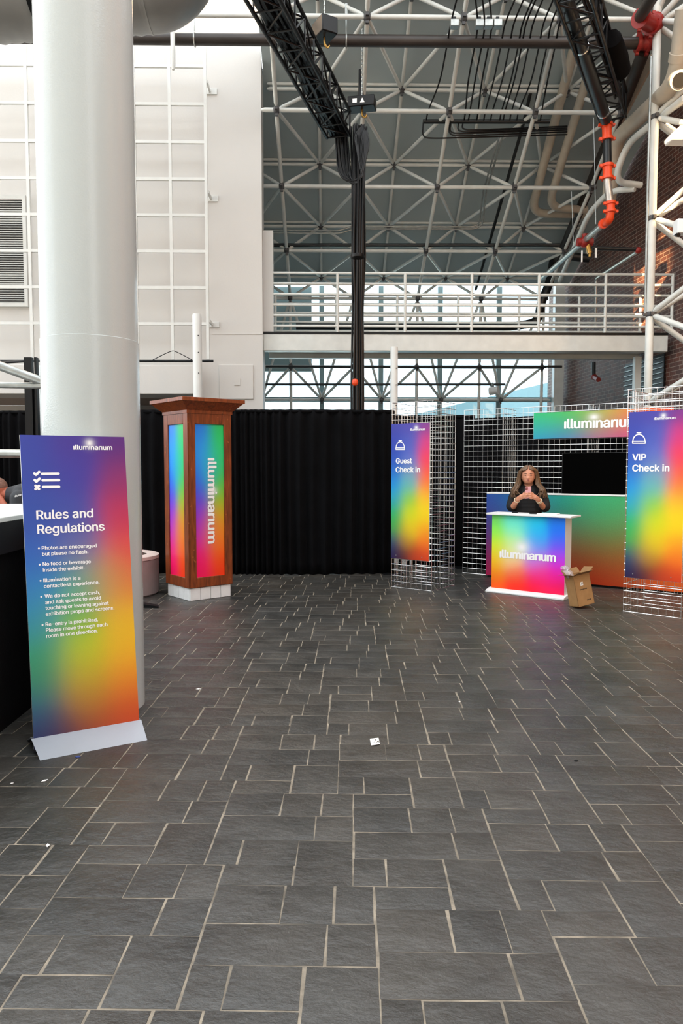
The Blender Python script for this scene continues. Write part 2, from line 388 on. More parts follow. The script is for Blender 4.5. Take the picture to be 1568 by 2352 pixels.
# lettering: a typeface that ships with Blender, fitted to a measured baseline
try: FONT = bpy.data.fonts.load(bpy.utils.system_resource('DATAFILES', path='fonts') + '/Inter.woff2')
except Exception: FONT = None
_txt = {}
def text_geo(s, off, spacing=1.0):
    """Outlines of the letters, thickened by off and filled by winding number (overlapping contours stay solid)."""
    caps = s.isupper(); s = s.replace('I', 'l'); key = (s, off, spacing)
    if key in _txt: return _txt[key]
    cu = bpy.data.curves.new('lettering_source', 'FONT'); cu.body = s; cu.font = FONT or cu.font; cu.space_character = spacing; cu.size = 1
    ob = bpy.data.objects.new('lettering_source', cu); COL.objects.link(ob)
    dg = bpy.context.evaluated_depsgraph_get(); dg.update()
    polys = []
    for sp in ob.evaluated_get(dg).to_curve(dg).splines:
        bp = sp.bezier_points; pts = []
        for i in range(len(bp)):
            p, q = bp[i], bp[(i + 1) % len(bp)]
            straight = (p.handle_right - p.co).length < 1e-5 and (q.handle_left - q.co).length < 1e-5
            for k in range(1 if straight else 3):
                t = k / 3; pts.append(p.co * (1 - t) ** 3 + p.handle_right * 3 * t * (1 - t) ** 2 + q.handle_left * 3 * t * t * (1 - t) + q.co * t ** 3)
        pts = [Vector((p.x, p.y)) for i, p in enumerate(pts) if (p - pts[i - 1]).length > 1e-5]
        if len(pts) > 2: polys.append(pts)
    ob.evaluated_get(dg).to_curve_clear(); bpy.data.objects.remove(ob); bpy.data.curves.remove(cu)
    if caps:
        cap_h = max(v.y for v in min(polys, key=lambda P: min(v.x for v in P)))
        for P in polys:
            for v in P: v.y = min(v.y, cap_h)
    # letters whose outlines touch are filled together, one cluster of contours at a time
    clusters = []
    for P in sorted(polys, key=lambda P: min(v.x for v in P)):
        lo, hi = min(v.x for v in P) - off, max(v.x for v in P) + off
        if clusters and lo < clusters[-1][0]: clusters[-1][1].append(P); clusters[-1][0] = max(hi, clusters[-1][0])
        else: clusters.append([hi, [P]])
    VS = []; FS = []
    for _, cl in clusters:
        vs = []; es = []; seg = []
        for (dx, dy) in ((-1, 0), (0, .45), (0, -.45), (1, 0)) if off else ((0, 0),):
            for P in cl:
                o = len(vs); Q_ = [Vector((v.x + dx * off, v.y + dy * off)) for v in P]; vs += Q_
                es += [(o + i, o + (i + 1) % len(P)) for i in range(len(P))]; seg += [(Q_[i - 1].x, Q_[i - 1].y, Q_[i].x, Q_[i].y) for i in range(len(P))]
        v2, _, f2 = delaunay_2d_cdt(vs, es, [], 0, 1e-5)[:3]
        A = np.array(seg); C = np.array([[sum(v2[i].x for i in f) / 3, sum(v2[i].y for i in f) / 3] for f in f2])
        ya, yb = A[None, :, 1], A[None, :, 3]; xa, xb = A[None, :, 0], A[None, :, 2]; px, py = C[:, :1], C[:, 1:]
        den = np.where(yb == ya, 1e-12, yb - ya); xi = xa + (py - ya) * (xb - xa) / den
        wind = (((ya <= py) & (yb > py) & (xi > px)).astype(int) - ((yb <= py) & (ya > py) & (xi > px)).astype(int)).sum(1)
        o = len(VS); VS += [(v.x, v.y) for v in v2]; FS += [tuple(o + i for i in f) for f, w in zip(f2, wind) if w != 0]
    _txt[key] = (VS, FS); return VS, FS
def put_text(mb, s, p0, p1, up, n, off=.012, spacing=1.0, hgt=None, lift=.003):
    """Letters of s from p0 to p1 (world, along the baseline); off thickens the strokes; hgt = height of the tallest letter."""
    vs, fs = text_geo(s, off, spacing)
    x0 = min(v[0] for v in vs); x1 = max(v[0] for v in vs); y1 = max(v[1] for v in vs)
    d = p1 - p0; L = d.length; d = d / L; sx = L / (x1 - x0); sy = hgt / y1 if hgt else sx
    mb.add([p0 + d * ((v[0] - x0) * sx) + up * (v[1] * sy) + n * lift for v in vs], fs)
def mk_uv(o, org, ux, uy, w, h, nfront):
    """UV (0-1 across the printed face); faces not facing the front take the second material."""
    me = o.data; inv = MAT[o.name]; uvl = me.uv_layers.new(name='UVMap')
    for p in me.polygons:
        nw = inv.to_3x3() @ p.normal
        p.material_index = 0 if nw.dot(nfront) > .7 else 1
        for li in p.loop_indices:
            q = inv @ me.vertices[me.loops[li].vertex_index].co - org
            uvl.data[li].uv = (q.dot(ux) / w, q.dot(uy) / h)
Z = Vector((0, 0, 1))
def V3(x, y, z=0): return Vector((x, y, z))

# ================================================================== SETTING
# floor: stamped slate in one repeating eight-stone figure
def build_floor():
    mb = MB(); tone = []
    stones = [(0, 0, .43, .22), (.43, 0, .60, .22), (0, .22, .13, .42), (.13, .22, .365, .42), (.365, .22, .60, .565),
              (.08, .42, .365, .565), (.08, .565, .34, .80), (.34, .565, .53, .80), (.53, .565, .68, .80)]
    o = G(811, 1911); g = .0034; ang = R(-2.0); ca, sa = math.cos(ang), math.sin(ang)
    rnd = random.Random(3)
    for i in range(-20, 22):
        for j in range(-30, 32):
            ox = .08 * i + .60 * j; oy = .80 * i + .145 * j
            X0 = o.x + ox * ca + oy * sa; Y0 = o.y - (oy * ca - ox * sa)
            if Y0 < -1.0 or Y0 > 19.2 or X0 < -7 or X0 > 6.5: continue
            if Y0 > .5 and abs(X0 / max(Y0, .5)) > 1.3: continue
            for (a, b, c, d) in stones:
                j1, j2, j3, j4 = (rnd.uniform(-.004, .004) for _ in range(4))
                h = .0016; a2, b2, c2, d2 = a + g + j1 * .5, b + h + j2 * .5, c - g + j3 * .5, d - h + j4 * .5
                zz = rnd.uniform(-.0005, .0005); tx = rnd.uniform(-.002, .002); ty = rnd.uniform(-.002, .002)
                pts = []
                cj = [(rnd.uniform(-.003, .003), rnd.uniform(-.003, .003)) for _ in range(4)]
                for (ins, z) in ((-.001, -.0050), (.001, -.0008), (.005, .0)):
                    q = [(a2 + ins, b2 + ins), (c2 - ins, b2 + ins), (c2 - ins, d2 - ins), (a2 + ins, d2 - ins)]
                    for (x, y) in [(u[0] + w[0], u[1] + w[1]) for u, w in zip(q, cj)]:
                        wx = o.x + (ox + x) * ca + (oy + y) * sa; wy = o.y - ((oy + y) * ca - (ox + x) * sa)
                        pts.append((wx, wy, z + (zz + tx * (x - (a + c) / 2) + ty * (y - (b + d) / 2) if z > -.004 else 0)))
                fs = [(8, 11, 10, 9)]
                for l in (0, 4):
                    for k in range(4): fs.append((l + k, l + 4 + k, l + 4 + (k + 1) % 4, l + (k + 1) % 4))
                mb.add(pts, fs); t = rnd.uniform(.76, 1.20); w = rnd.uniform(-.04, .04)
                tone += [(t + w, t, t - w, 1)] * 12
    ns = len(mb.f)
    mb.add([(-9, -4, -.0019), (7, -4, -.0019), (7, 19.4, -.0019), (-9, 19.4, -.0019), (-9, -4, -.1), (7, -4, -.1), (7, 19.4, -.1), (-9, 19.4, -.1)],
           [(0, 1, 2, 3), (4, 7, 6, 5), (0, 4, 5, 1), (1, 5, 6, 2), (2, 6, 7, 3), (3, 7, 4, 0)])
    tone += [(1, 1, 1, 1)] * 8
    f = struct('floor', mb, ['slate', 'mortar'])
    at = f.data.color_attributes.new('tone', 'FLOAT_COLOR', 'POINT')
    at.data.foreach_set('color', [c for t in tone for c in t])
    f.data.polygons.foreach_set('material_index', [0] * ns + [1] * (len(mb.f) - ns))
build_floor()

# white wall at the back left, with the recess below its box
WY = 13.4; WX = W(600, 300, WY).x
mb = MB(); mb.box(((-9 + WX) / 2, WY + .2, 2.86 + (10.6 - 2.86) / 2), (9 + WX, .4, 10.6 - 2.86))
bxR = -2.32
mb.box(((bxR + WX) / 2, WY + .2, 1.43), (WX - bxR, .4, 2.86))
mb.box(((-9 + bxR) / 2, WY + 2.2, 1.43), (9 + bxR, .3, 2.86))
mb.box((bxR + .1, WY + 1.2, 1.43), (.2, 1.9, 2.86))
struct('wall_back', mb, 'wall')
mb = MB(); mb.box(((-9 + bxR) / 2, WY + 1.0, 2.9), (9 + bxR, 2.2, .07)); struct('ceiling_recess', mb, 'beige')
zb0 = W(400, 905, 12.95).z; zb1 = W(400, 838, 12.95).z
mb = MB(); mb.box(((-9 + bxR) / 2, 13.17, (zb0 + zb1) / 2), (9 + bxR, .44, zb1 - zb0)); struct('trim_1', mb, 'wall', bevel=.01)
mb = MB(); mb.box((WX + .09, WY + .25, W(612, 648, 13.6).z), (.18, .16, W(612, 530, 13.6).z - W(612, 765, 13.6).z)); struct('trim_2', mb, 'wall')
mb = MB(); mb.box((-9.1, 8, 1.2), (.2, 24, 2.4)); struct('wall_left', mb, 'wall')
wallx = lambda y: 5.93 + (18.9 - y) * .070            # the brick wall opens slightly towards the viewer
WP, WN = V3(wallx(13), 13), V3(-1, -.070, 0).normalized()
BX = wallx(19.4)
mb = MB(); mb.prism([V3(wallx(-5), -5), V3(wallx(-5) + .3, -5), V3(BX + .3, 20), V3(BX, 20)], Z * 10.4); struct('wall_right', mb, 'brick')

# space-frame rows measured on the photograph: px of one node, row y, node spacing in px
S = 1.5
def row(px, py, sp): return T(px, py, S * F / sp)
inner = [row(1069, 41, 222), row(1030.7, 256, 198), row(1002, 430, 178), row(977, 577, 159.5), row(958, 686, 146), row(956, 843, 144.5)]
outer = [row(921.6, 206.6, 190.5), row(905, 379, 170), row(892, 521, 155.5), row(878, 637, 142.5), row(878, 918, 137)]
e = inner[1] - inner[0]; inner.insert(0, inner[0] - e)
e = outer[1] - outer[0]; outer.insert(0, outer[0] - e); 
def colx0(rows): x0 = rows[1].x; return sum(r.x - S * round((r.x - x0) / S) for r in rows) / len(rows)
XI = colx0(inner[1:]); XO = colx0(outer[1:])    # one column of inner / outer nodes
XI += S * round((2.0 - XI) / S); XO += S * round((1.3 - XO) / S)
inner.append(inner[-1] + V3(0, 0.05, -1.6))
icol = [XI + S * k for k in range(-3, 3)]; ocol = [XO + S * k for k in range(-3, 3)]
PI_ = [[V3(x, r.y, r.z) for x in icol] for r in inner]
PO_ = [[V3(x, r.y, r.z) for x in ocol] for r in outer]
# sloping roof underside just above the outer nodes
rp = [(outer[0].y - 1.0, outer[0].z + .62)] + [(r.y, r.z + .12) for r in outer[:5]]
ya, za = next(((a[0], a[1]), (b[0], b[1])) for a, b in zip(rp, rp[1:]) if a[0] < WY + .3 < b[0])
rp.insert(rp.index(za), (WY + .29, ya[1] + (za[1] - ya[1]) * (WY + .29 - ya[0]) / (za[0] - ya[0])))
rp[-1] = (outer[4].y + .35, outer[4].z - .05)
def roofz(y):
    for (a, b), (c, d) in zip(rp, rp[1:]):
        if a <= y <= c: return b + (d - b) * (y - a) / (c - a)
    return rp[-1][1]
mb = MB()
for (a, b), (c, d) in zip(rp, rp[1:]):
    XL = WX + .02 if c < WY + .3 else -4.2
    xa_, xc_ = wallx(a), wallx(c)
    mb.add([(XL, a, b), (xa_, a, b), (xc_, c, d), (XL, c, d), (XL, a, b + .12), (xa_, a, b + .12), (xc_, c, d + .12), (XL, c, d + .12)],
           [(0, 3, 2, 1), (4, 5, 6, 7), (0, 1, 5, 4), (2, 3, 7, 6), (1, 2, 6, 5), (0, 4, 7, 3)])
struct('ceiling', mb, 'roof', smooth=False)
# end wall closing the space left of the roof, behind the white wall
mb = MB(); mb.box((-4.1, 16.4, 4.0), (.2, 5.6, 8.0)); struct('wall_far_left', mb, 'wall')
# glazing
GY = outer[5].y + .30
gz1 = roofz(outer[4].y + .3); 
win = thing('window_1', 'tall bright glazed wall behind the footbridge, white mullions', 'window', (0, GY, 0), kind='structure')
mb = MB(); mb.box(((-4 + BX) / 2, GY, gz1 / 2 + .1), (BX + 4, .012, gz1 + .2)); mesh('pane', mb, 'glass', win)
for x in ocol:
    mb = MB(); mb.box((x, GY - .04, gz1 / 2), (.12, .10, gz1)); mesh('mullion', mb, 'teal', win)
for py in (918, 648):
    z = W(900, py, GY).z
    mb = MB(); mb.box(((-4 + BX) / 2, GY - .04, z), (BX + 4, .09, .12)); mesh('transom', mb, 'teal', win)
mb = MB(); mb.box(((-4 - .42) / 2, GY - .12, 5.05), (3.58, .06, 2.1)); struct('wall_far', mb, 'teal')
mb = MB(); mb.box((BX - .12, GY - .3, gz1 / 2), (.24, .2, gz1)); struct('trim_3', mb, 'frame')

# outside the window: ground, a glass building, then an added unseen sun blocker
mb = MB(); mb.box((0, 20, -.35), (300, 300, .1)); struct('ground_outside', mb, 'outground')
ob = thing('glass_building', 'pale blue glazed building seen through the far window', 'building', (7, 25, 0))
mb = MB(); mb.prism([V3(2.0, 24, -.3), V3(12.5, 24, -.3), V3(12.5, 24, 5.6), V3(2.0, 24, 3.1)], (0, 6, 0)); mesh('facade', mb, 'outpale', ob)
for k in range(5):
    mb = MB(); mb.box((3.0 + k * 1.4, 23.95, 1.9), (1.1, .1, 1.1)); mesh('window_band', mb, 'outwall', ob)
# unseen wall added behind the camera, slotted to shape the low sun's patches
FY = -5.0
def back(p): return p - SUN * ((p.y - FY) / SUN.y)
slots = []
for (pxa, pya, pxb, pyb) in ((1458, 600, 1494, 735), (1508, 545, 1535, 635)):
    A, B = (back(Q(px, py, WP, WN)) for px, py in ((pxa, pya), (pxb, pyb)))
    slots.append((min(A.x, B.x), max(A.x, B.x), min(A.z, B.z), max(A.z, B.z)))
slots += [(2.6, 3.6, .6, 15.4), (4.2, 5.2, .6, 15.4)]          # two tall unseen openings added for front light and reflections
xs = sorted({-24.0, wallx(FY) + .3} | {q for s in slots for q in s[:2]}); zs = sorted({0.0, 15.5} | {q for s in slots for q in s[2:]})
nb = MB()
for i in range(len(xs) - 1):
    for j in range(len(zs) - 1):
        cx, cz = (xs[i] + xs[i + 1]) / 2, (zs[j] + zs[j + 1]) / 2
        if any(s[0] < cx < s[1] and s[2] < cz < s[3] for s in slots): continue
        nb.box((cx, FY - .03, cz), (xs[i + 1] - xs[i], .05, zs[j + 1] - zs[j]))
struct('wall_sun_blocker', nb, 'wall', smooth=False)
#--PART2--
# ================================================================== BRIDGE AND FRAME
BY0, BY1 = 13.55, 14.95                                   # near and far edge of the walkway
zt, zb_ = W(900, 768, BY0).z, W(900, 806, BY0).z
BE = wallx(BY1) - .02
br = thing('footbridge', 'white concrete footbridge crossing in front of the tall windows', 'bridge', (2.3, BY0, zb_))
mb = MB(); mb.box(((WX + BE) / 2, BY0 + .1, (zt + zb_) / 2), (BE - WX, .2, zt - zb_)); mesh('fascia_beam', mb, 'frame', br, bevel=.01)
mb = MB(); mb.box(((WX + BE) / 2, (BY0 + BY1) / 2 + .1, zt - .09), (BE - WX, BY1 - BY0 - .2, .14)); mesh('deck', mb, 'frame', br)
mb = MB(); mb.box(((WX + BE) / 2, BY0 + .02, zt + .022), (BE - WX, .06, .04)); mesh('edge_strip', mb, 'black', br)
mb = MB(); mb.box(((WX + BE) / 2, BY1 - .08, (zt + zb_) / 2 + .02), (BE - WX, .16, zt - zb_ - .06)); mesh('rear_beam', mb, 'frame', br)
def railing(y, z0, xs, ztop, nr, label, xe):
    t = thing('railing', label, 'railing', ((xs[0] + xe) / 2, y, z0), 'white pipe railings on the footbridge')
    for x in xs:
        mb = MB(); mb.tube([(x, y, z0), (x, y, ztop)], .027, 10); mesh('post', mb, 'frame', t)
    for k in range(nr):
        z = ztop - (ztop - z0 - .10) * k / (nr - 1) * .985
        mb = MB(); mb.tube([(xs[0] - .03, y, z), (xe, y, z)], .024, 10); mesh('rail', mb, 'frame', t)
zr = W(900, 628, BY0 + .05).z
railing(BY0 + .05, zt + .04, [W(px, 700, BY0 + .05).x for px in (622, 775, 930, 1083, 1237, 1390, 1543)], zr, 6, 'nearer white pipe railing along the front edge of the footbridge', W(1545, 700, BY0 + .05).x)
railing(BY1 - .08, zt, [W(px, 700, BY1 - .08).x for px in (632, 772, 912, 1052, 1192, 1330, 1470)], zt + 1.0, 6, 'farther white pipe railing seen through the front one on the footbridge', W(1475, 700, BY1 - .08).x)

sf = thing('space_frame', 'white tubular space frame spanning under the sloping grey roof', 'space frame', (2, 15, 7))
TR_ = .034
def rod(a, b, r=TR_, name='strut', par=None, mt='frame', trim=.07):
    d = (b - a).normalized(); mb = MB(); mb.tube([a + d * trim, a + d * (trim + .06), b - d * (trim + .06), b - d * trim], [r * .55, r, r, r * .55], 12); return mesh(name, mb, mt, par or sf)
XCUT = WX + .05
def clipx(a, b):
    """Keep the part of a member to the right of the white wall's edge (it runs on behind that wall)."""
    lim = -3.7
    return a.x > lim and b.x > lim
nodes = []
for i, rowp in enumerate(PI_):
    a, b = rowp[0].copy(), rowp[-1].copy()
    rod(V3(-1.16 if a.y < WY + .5 else -3.6, a.y, a.z), V3(PI_[i][-1].x, b.y, b.z), .038, 'chord', trim=0)
    nodes += [p for p in rowp if p.x > -1.3 or p.y > WY + .5]
for k in range(len(icol)):
    if icol[k] < -1.3: continue
    for i in range(len(PI_) - 1): rod(PI_[i][k], PI_[i + 1][k], .036, 'chord')
for i, rowp in enumerate(PO_):
    rod(V3(-1.1 if rowp[0].y < WY + .5 else -3.6, rowp[0].y, rowp[0].z), V3(5.6, rowp[0].y, rowp[0].z), .034, 'purlin', trim=0)
    if i < 5: rod(V3(-1.1 if rowp[0].y < WY + .5 else -3.6, rowp[0].y, rowp[0].z + .09), V3(5.6, rowp[0].y, rowp[0].z + .09), .028, 'purlin', trim=0)
    nodes += [p for p in rowp if (p.x > -1.15 or p.y > WY + .5) and p.x < 5.6]
for k in range(len(ocol)):
    if ocol[k] < -1.16 or ocol[k] > 5.65: continue
    for i in range(len(PO_) - 2): rod(PO_[i][k], PO_[i + 1][k], .030, 'purlin')
rw = inner[1]; rod(V3(icol[0], rw.y, rw.z), V3(-1.1, rw.y, rw.z), .038, 'chord', trim=0); rod(V3(icol[0], rw.y, rw.z), V3(icol[0], rw.y, rw.z - .82), .036, 'chord', trim=0)
nodes.append(V3(icol[0], rw.y, rw.z))
rest = MB(); cnt = 0; members = []
for i in range(len(PI_)):
    for k in range(len(icol)):
        p = PI_[i][k]
        for ii in (i - 1, i):
            if ii < 0 or ii >= len(PO_): continue
            for kk in range(len(ocol)):
                q = PO_[ii][kk]
                if abs(abs(q.x - p.x) - .75) > .12: continue
                lim = -1.3 if min(p.y, q.y) < WY + .5 else -3.6
                if min(p.x, q.x) < lim or max(p.x, q.x) > 5.6: continue
                members.append((p.y + q.y, p, q))
members.sort(key=lambda m: m[0])
for n_, (_, p, q) in enumerate(members):
    if n_ < 100: rod(p, q, .032, 'strut')
    else:
        d = (q - p).normalized(); rest.tube([p + d * .07, p + d * .13, q - d * .13, q - d * .07], [.018, .032, .032, .018], 12)
if rest.v:
    o = mesh('strut', rest, 'frame', sf); o['kind'] = 'stuff'
nm = MB(); nm.ball((0, 0, 0), .066, 10, 7); nm.box((0, 0, 0), (.2, .05, .05)); nm.box((0, 0, 0), (.05, .05, .2)); nm.box((0, 0, 0), (.05, .2, .05))
nodes.sort(key=lambda p: p.y)
n0 = mesh('node_connector', nm, 'louver', sf); n0.location = nodes[0]
for p in nodes[1:100]:
    c = n0.copy(); COL.objects.link(c); c.location = p
# right-hand vertical frame
rf = thing('wall_space_frame', 'white vertical tube frame with diagonal braces in front of the brick wall', 'space frame', (4.85, 11.5, 0))
pz = [CZ + 0] ; prow = [T(1510, 48, 11.5), T(1510, 269, 11.5), T(1503, 501, 11.5), T(1498, 722, 11.5), T(1493, 925, 11.5)]
yp = 11.75; px0 = W(1500, 400, yp).x; pr = [V3(px0, yp, W(1500, q, yp).z) for q in (48, 269, 501, 722, 925)] + [V3(px0, yp, .02)]
for a, b in zip(pr, pr[1:]): rod(a, b, .062, 'post', rf, trim=.0)
rr_ = [(a + b) / 2 for a, b in zip(pr, pr[1:])]
top = V3(px0, yp, pr[0].z + 1.5); rod(pr[0], top, .062, 'post', rf, trim=0)
outn = [V3(5.85, 10.6, (top.z + pr[0].z) / 2)] + [V3(5.85, 10.6, r.z) for r in rr_[:-1]]
for i, p in enumerate(pr[:-1]):
    for q in (outn[i], outn[i + 1] if i + 1 < len(outn) else None):
        if q is None: continue
        rod(p, q, .045, 'diagonal_brace', rf); rod(p + V3(0.03, .10, 0), V3(6.15, 11.7, q.z - .1), .045, 'diagonal_brace', rf)
for p in pr[:-1]:
    c = n0.copy(); COL.objects.link(c); c.parent = rf; c.location = p - rf.location + sf.location
mb = MB(); mb.tube([W(1495, 130, 11.6), W(1488, 400, 11.6), W(1481, 720, 11.6)], .02, 8); mesh('conduit_riser', mb, 'steel', rf)
# ------------------------------------------------------------------ the round column
cc = V3(-1.555, 4.92); 
def colx(px, y): return W(px, 800, y).x
cr = .303
col_ = thing('round_column', 'massive round white painted column rising behind the rules sign', 'column', (cc.x, cc.y, 0))
zj = W(200, 765, 4.6).z
mb = MB(); mb.lathe(cc, [(cr, zj - .02), (cr, 10.4)], 96); mesh('shaft', mb, 'column', col_)
mb = MB(); mb.lathe(cc, [(cr + .005, 0), (cr + .005, zj - .004), (cr + .002, zj - .002), (cr, zj)], 96); mesh('lower_sleeve', mb, 'column', col_)

# ------------------------------------------------------------------ lattice and louvre on the white wall
LY = 13.05
lt = thing('wall_lattice', 'tall white flat-bar lattice fixed in front of the white wall', 'lattice', (-4.2, LY, 3.5))
vx = [W(474 - 81.5 * k, 480, LY).x for k in range(8)]
hy = [153, 240, 327, 412, 495, 578, 661, 744]
zt_, zb2 = W(470, 106, LY).z, W(475, 826, LY).z
for x in vx:
    mb = MB(); mb.box((x, LY, (zt_ + zb2) / 2), (.05, .05, zt_ - zb2)); mesh('upright', mb, 'white', lt)
for y in hy:
    z = W(470, y, LY).z; mb = MB(); mb.box(((vx[0] + vx[-1]) / 2, LY, z), (vx[0] - vx[-1], .045, .05)); mesh('crossbar', mb, 'white', lt)
for py in (187, 440, 737):
    z = W(480, py, LY).z; mb = MB(); mb.box((vx[0] + .03, (LY + WY) / 2, z), (.03, WY - LY, .05)); mb.box((vx[0] + .05, WY - .012, z), (.2, .02, .1)); mesh('wall_bracket', mb, 'white', lt)
lv = thing('wall_louvre', 'large white-framed louvre vent on the wall left of the column', 'vent', (-6.4, WY - .05, 4.5))
a, b = W(62, 452, WY), W(62, 706, WY); z1, z0 = a.z, b.z; x1 = a.x; x0 = x1 - 1.6
mb = MB()
for (c, s) in (((x1 - .03, 0, (z0 + z1) / 2), (.06, .08, z1 - z0)), ((x0 + .03, 0, (z0 + z1) / 2), (.06, .08, z1 - z0)), (((x0 + x1) / 2, 0, z1 - .03), (x1 - x0 - .121, .08, .06)), (((x0 + x1) / 2, 0, z0 + .03), (x1 - x0 - .121, .08, .06))):
    mb.box((c[0], WY - .04, c[2]), s)
mesh('frame', mb, 'white', lv)
mb = MB(); n = 46
for k in range(n):
    z = z0 + .08 + (z1 - z0 - .14) * k / (n - 1)
    mb.box(((x0 + x1) / 2, WY - .045, z), (x1 - x0 - .125, .034, .009), (V3(1, 0, 0), V3(0, .82, .57), V3(0, -.57, .82)))
mesh('slats', mb, 'white', lv)
mb = MB(); mb.box(((x0 + x1) / 2, WY - .008, (z0 + z1) / 2), (x1 - x0 - .1, .012, z1 - z0 - .1)); mesh('backing', mb, 'louver', lv)
a, b = W(503, 838, WY), W(582, 917, WY)
ap = thing('access_panel', 'square white access panel low on the white wall', 'panel', ((a.x + b.x) / 2, WY, b.z))
mb = MB(); mb.box(((a.x + b.x) / 2, WY - .012, (a.z + b.z) / 2), (b.x - a.x, .022, a.z - b.z)); mesh('cover', mb, 'wall', ap, bevel=.006)
a, b = W(538, 869, WY), W(552, 885, WY); mb = MB(); mb.box(((a.x + b.x) / 2, WY - .03, (a.z + b.z) / 2), (b.x - a.x, .014, a.z - b.z)); mesh('switch_plate', mb, 'wall', ap)

mb = MB(); mb.box(((W(486, 765, WY).x + WX) / 2, WY - .003, W(550, 767, WY).z), (WX - W(486, 765, WY).x, .012, .012)); struct('crack_shadow_bead', mb, 'wall')  # raised bead added so its shading imitates a crack's shadow line
# thin pipe with cables above the boxed ledge
mb = MB(); mb.tube([W(-60, 829, 12.98), W(490, 829, 12.98)], .022, 8); solo('ledge_pipe', mb, 'pipe', 'thin black pipe lying along the top of the white ledge', 'pipe')
mb = MB(); mb.tube(arc([W(350, 827, 12.95), W(392, 806, 12.95), W(402, 806, 12.95), W(440, 826, 12.95)], .3), .007, 6); solo('loose_cable', mb, 'cable', 'loose cable looped over the foot of the white lattice', 'cable')

# white poles standing behind the drape
for (px, y0, lab, rad) in ((452, 722, 'white capped pole rising behind the wooden display pillar', .075), (905, 797, 'white capped pole rising behind the guest check-in sign', .062)):
    p = W(px, y0, 12.2)
    t = thing('white_pole', lab, 'pole', (p.x, 12.2, 0), 'white poles behind the drapes')
    mb = MB(); mb.lathe((p.x, 12.2, 0), [(rad, 0), (rad, p.z - .02), (rad * .92, p.z)], 20); mesh('pipe', mb, 'white', t)
    mb = MB()
    for dz in (.35, .62, .95): mb.tube([(p.x + .03, 12.2 - rad - .004, p.z - dz), (p.x + .03, 12.2 - rad + .03, p.z - dz)], .009, 8)
    mesh('bolt_hole', mb, 'black', t)

# ------------------------------------------------------------------ overhead ducts and pipes
d = thing('spiral_duct', 'big grey round air duct with ribs near the ceiling behind the column', 'duct', (-4, 9.6, 8))
def ringpt(c, ax, r): return c
c0 = T(-250, 92, 9.3) + V3(0, 0, .74); c1 = T(330, 56, 9.5) + V3(0, 0, .74)
mb = MB(); ps = []; rs = []
for k in range(40):
    t = k / 39; ps.append(c0.lerp(c1, t)); rs.append(.755 + (.016 if k % 2 else 0))
mb.tube(ps, rs, 40); mesh('ribbed_shell', mb, 'duct', d)
mb = MB(); mb.tube([c0.lerp(c1, .56), c0.lerp(c1, .575)], .785, 48); mesh('joint_band', mb, 'black', d)
mb = MB(); cv = [c1 + V3(.50 * t, -.10 * t * t, .14 * t * t) for t in [k / 10 for k in range(11)]]; mb.tube(cv, [.765 - .16 * (k / 10) ** 2 for k in range(11)], 64); mesh('elbow_collar', mb, 'duct', d)
mb = MB(); mb.tube([cv[-1] + V3(-.05, .02, 0), cv[-1] + V3(.03, -.02, .02)], [.63, .60], 64); mesh('end_ring', mb, 'black', d)

PY = 11.9
pA, pB = T(-40, 86, 11.6), T(1468, 99, 11.6)
mp = thing('main_pipe', 'long thick brown-black pipe running level across the hall under the roof', 'pipe', (0, PY, pA.z))
mb = MB(); mb.tube([pA + V3(-3, .05, 0), pA, pB], .088, 20); mesh('pipe_run', mb, 'darkpipe', mp)
for px in (447, 795, 638):
    p = pA.lerp(pB, (px + 40) / 1508.0)
    mb = MB(); mb.tube([p + V3(0, 0, .55), p + V3(0, 0, .10)], .012, 6); mb.tube([p + V3(0, .1 * math.cos(a * math.pi / 8), .1 * math.sin(a * math.pi / 8)) for a in range(16)], .012, 6, closed=True); mb.tube([p + V3(0, 0, .33), p + V3(0, 0, .55)], .026, 8); mesh('hanger', mb, 'steel', mp)
def coupling(mb, a, b, r):
    """Grooved coupling: barrel with a bolted flange at each end."""
    a, b = Vector(a), Vector(b); d = (b - a).normalized(); L = (b - a).length
    mb.tube([a, b], r, 16)
    u = d.cross(V3(0, 1, .2)).normalized()
    for q in (a + d * .02, b - d * .02):
        mb.tube([q - d * .022, q + d * .022], r * 1.3, 16)
        mb.box(q + u * r * 1.42, (.05, .05, .04)); mb.box(q - u * r * 1.42, (.05, .05, .04))
mb = MB(); e1 = T(1472, 100, 11.5); e2 = T(1500, 60, 11.3)
coupling(mb, T(1462, 99, 11.6), T(1490, 100, 11.6), .105); mb.tube(arc([T(1480, 100, 11.6), T(1500, 96, 11.55), T(1500, 40, 11.3)], .1), .115, 16)
coupling(mb, T(1498, 58, 11.35), T(1470, 40, 11.1), .115); mb.ball(T(1502, 52, 11.4), .15, 14, 10)
mesh('red_elbow', mb, 'red', mp)
mb = MB(); mb.tube([T(1470, 38, 11.1), T(1512, -30, 9.9)], .085, 16); mesh('rising_pipe', mb, 'darkpipe', mp)
mb = MB(); mb.tube([T(1478, 118, 11.7), T(1418, 270, 13.2), T(1345, 450, 15.3), T(1278, 606, 17.3)], .10, 16); solo('sloping_main', mb, 'darkpipe', 'dark sloping pipe dropping from the red elbow down along the brick wall', 'pipe')
mb = MB(); mb.tube([T(1502, 128, 11.9), T(1425, 275, 13.4), T(1300, 560, 17.0)], .075, 4); solo('sloping_beam', mb, 'cream', 'tan sloping beam beside the dark sloping pipe near the brick wall', 'beam')

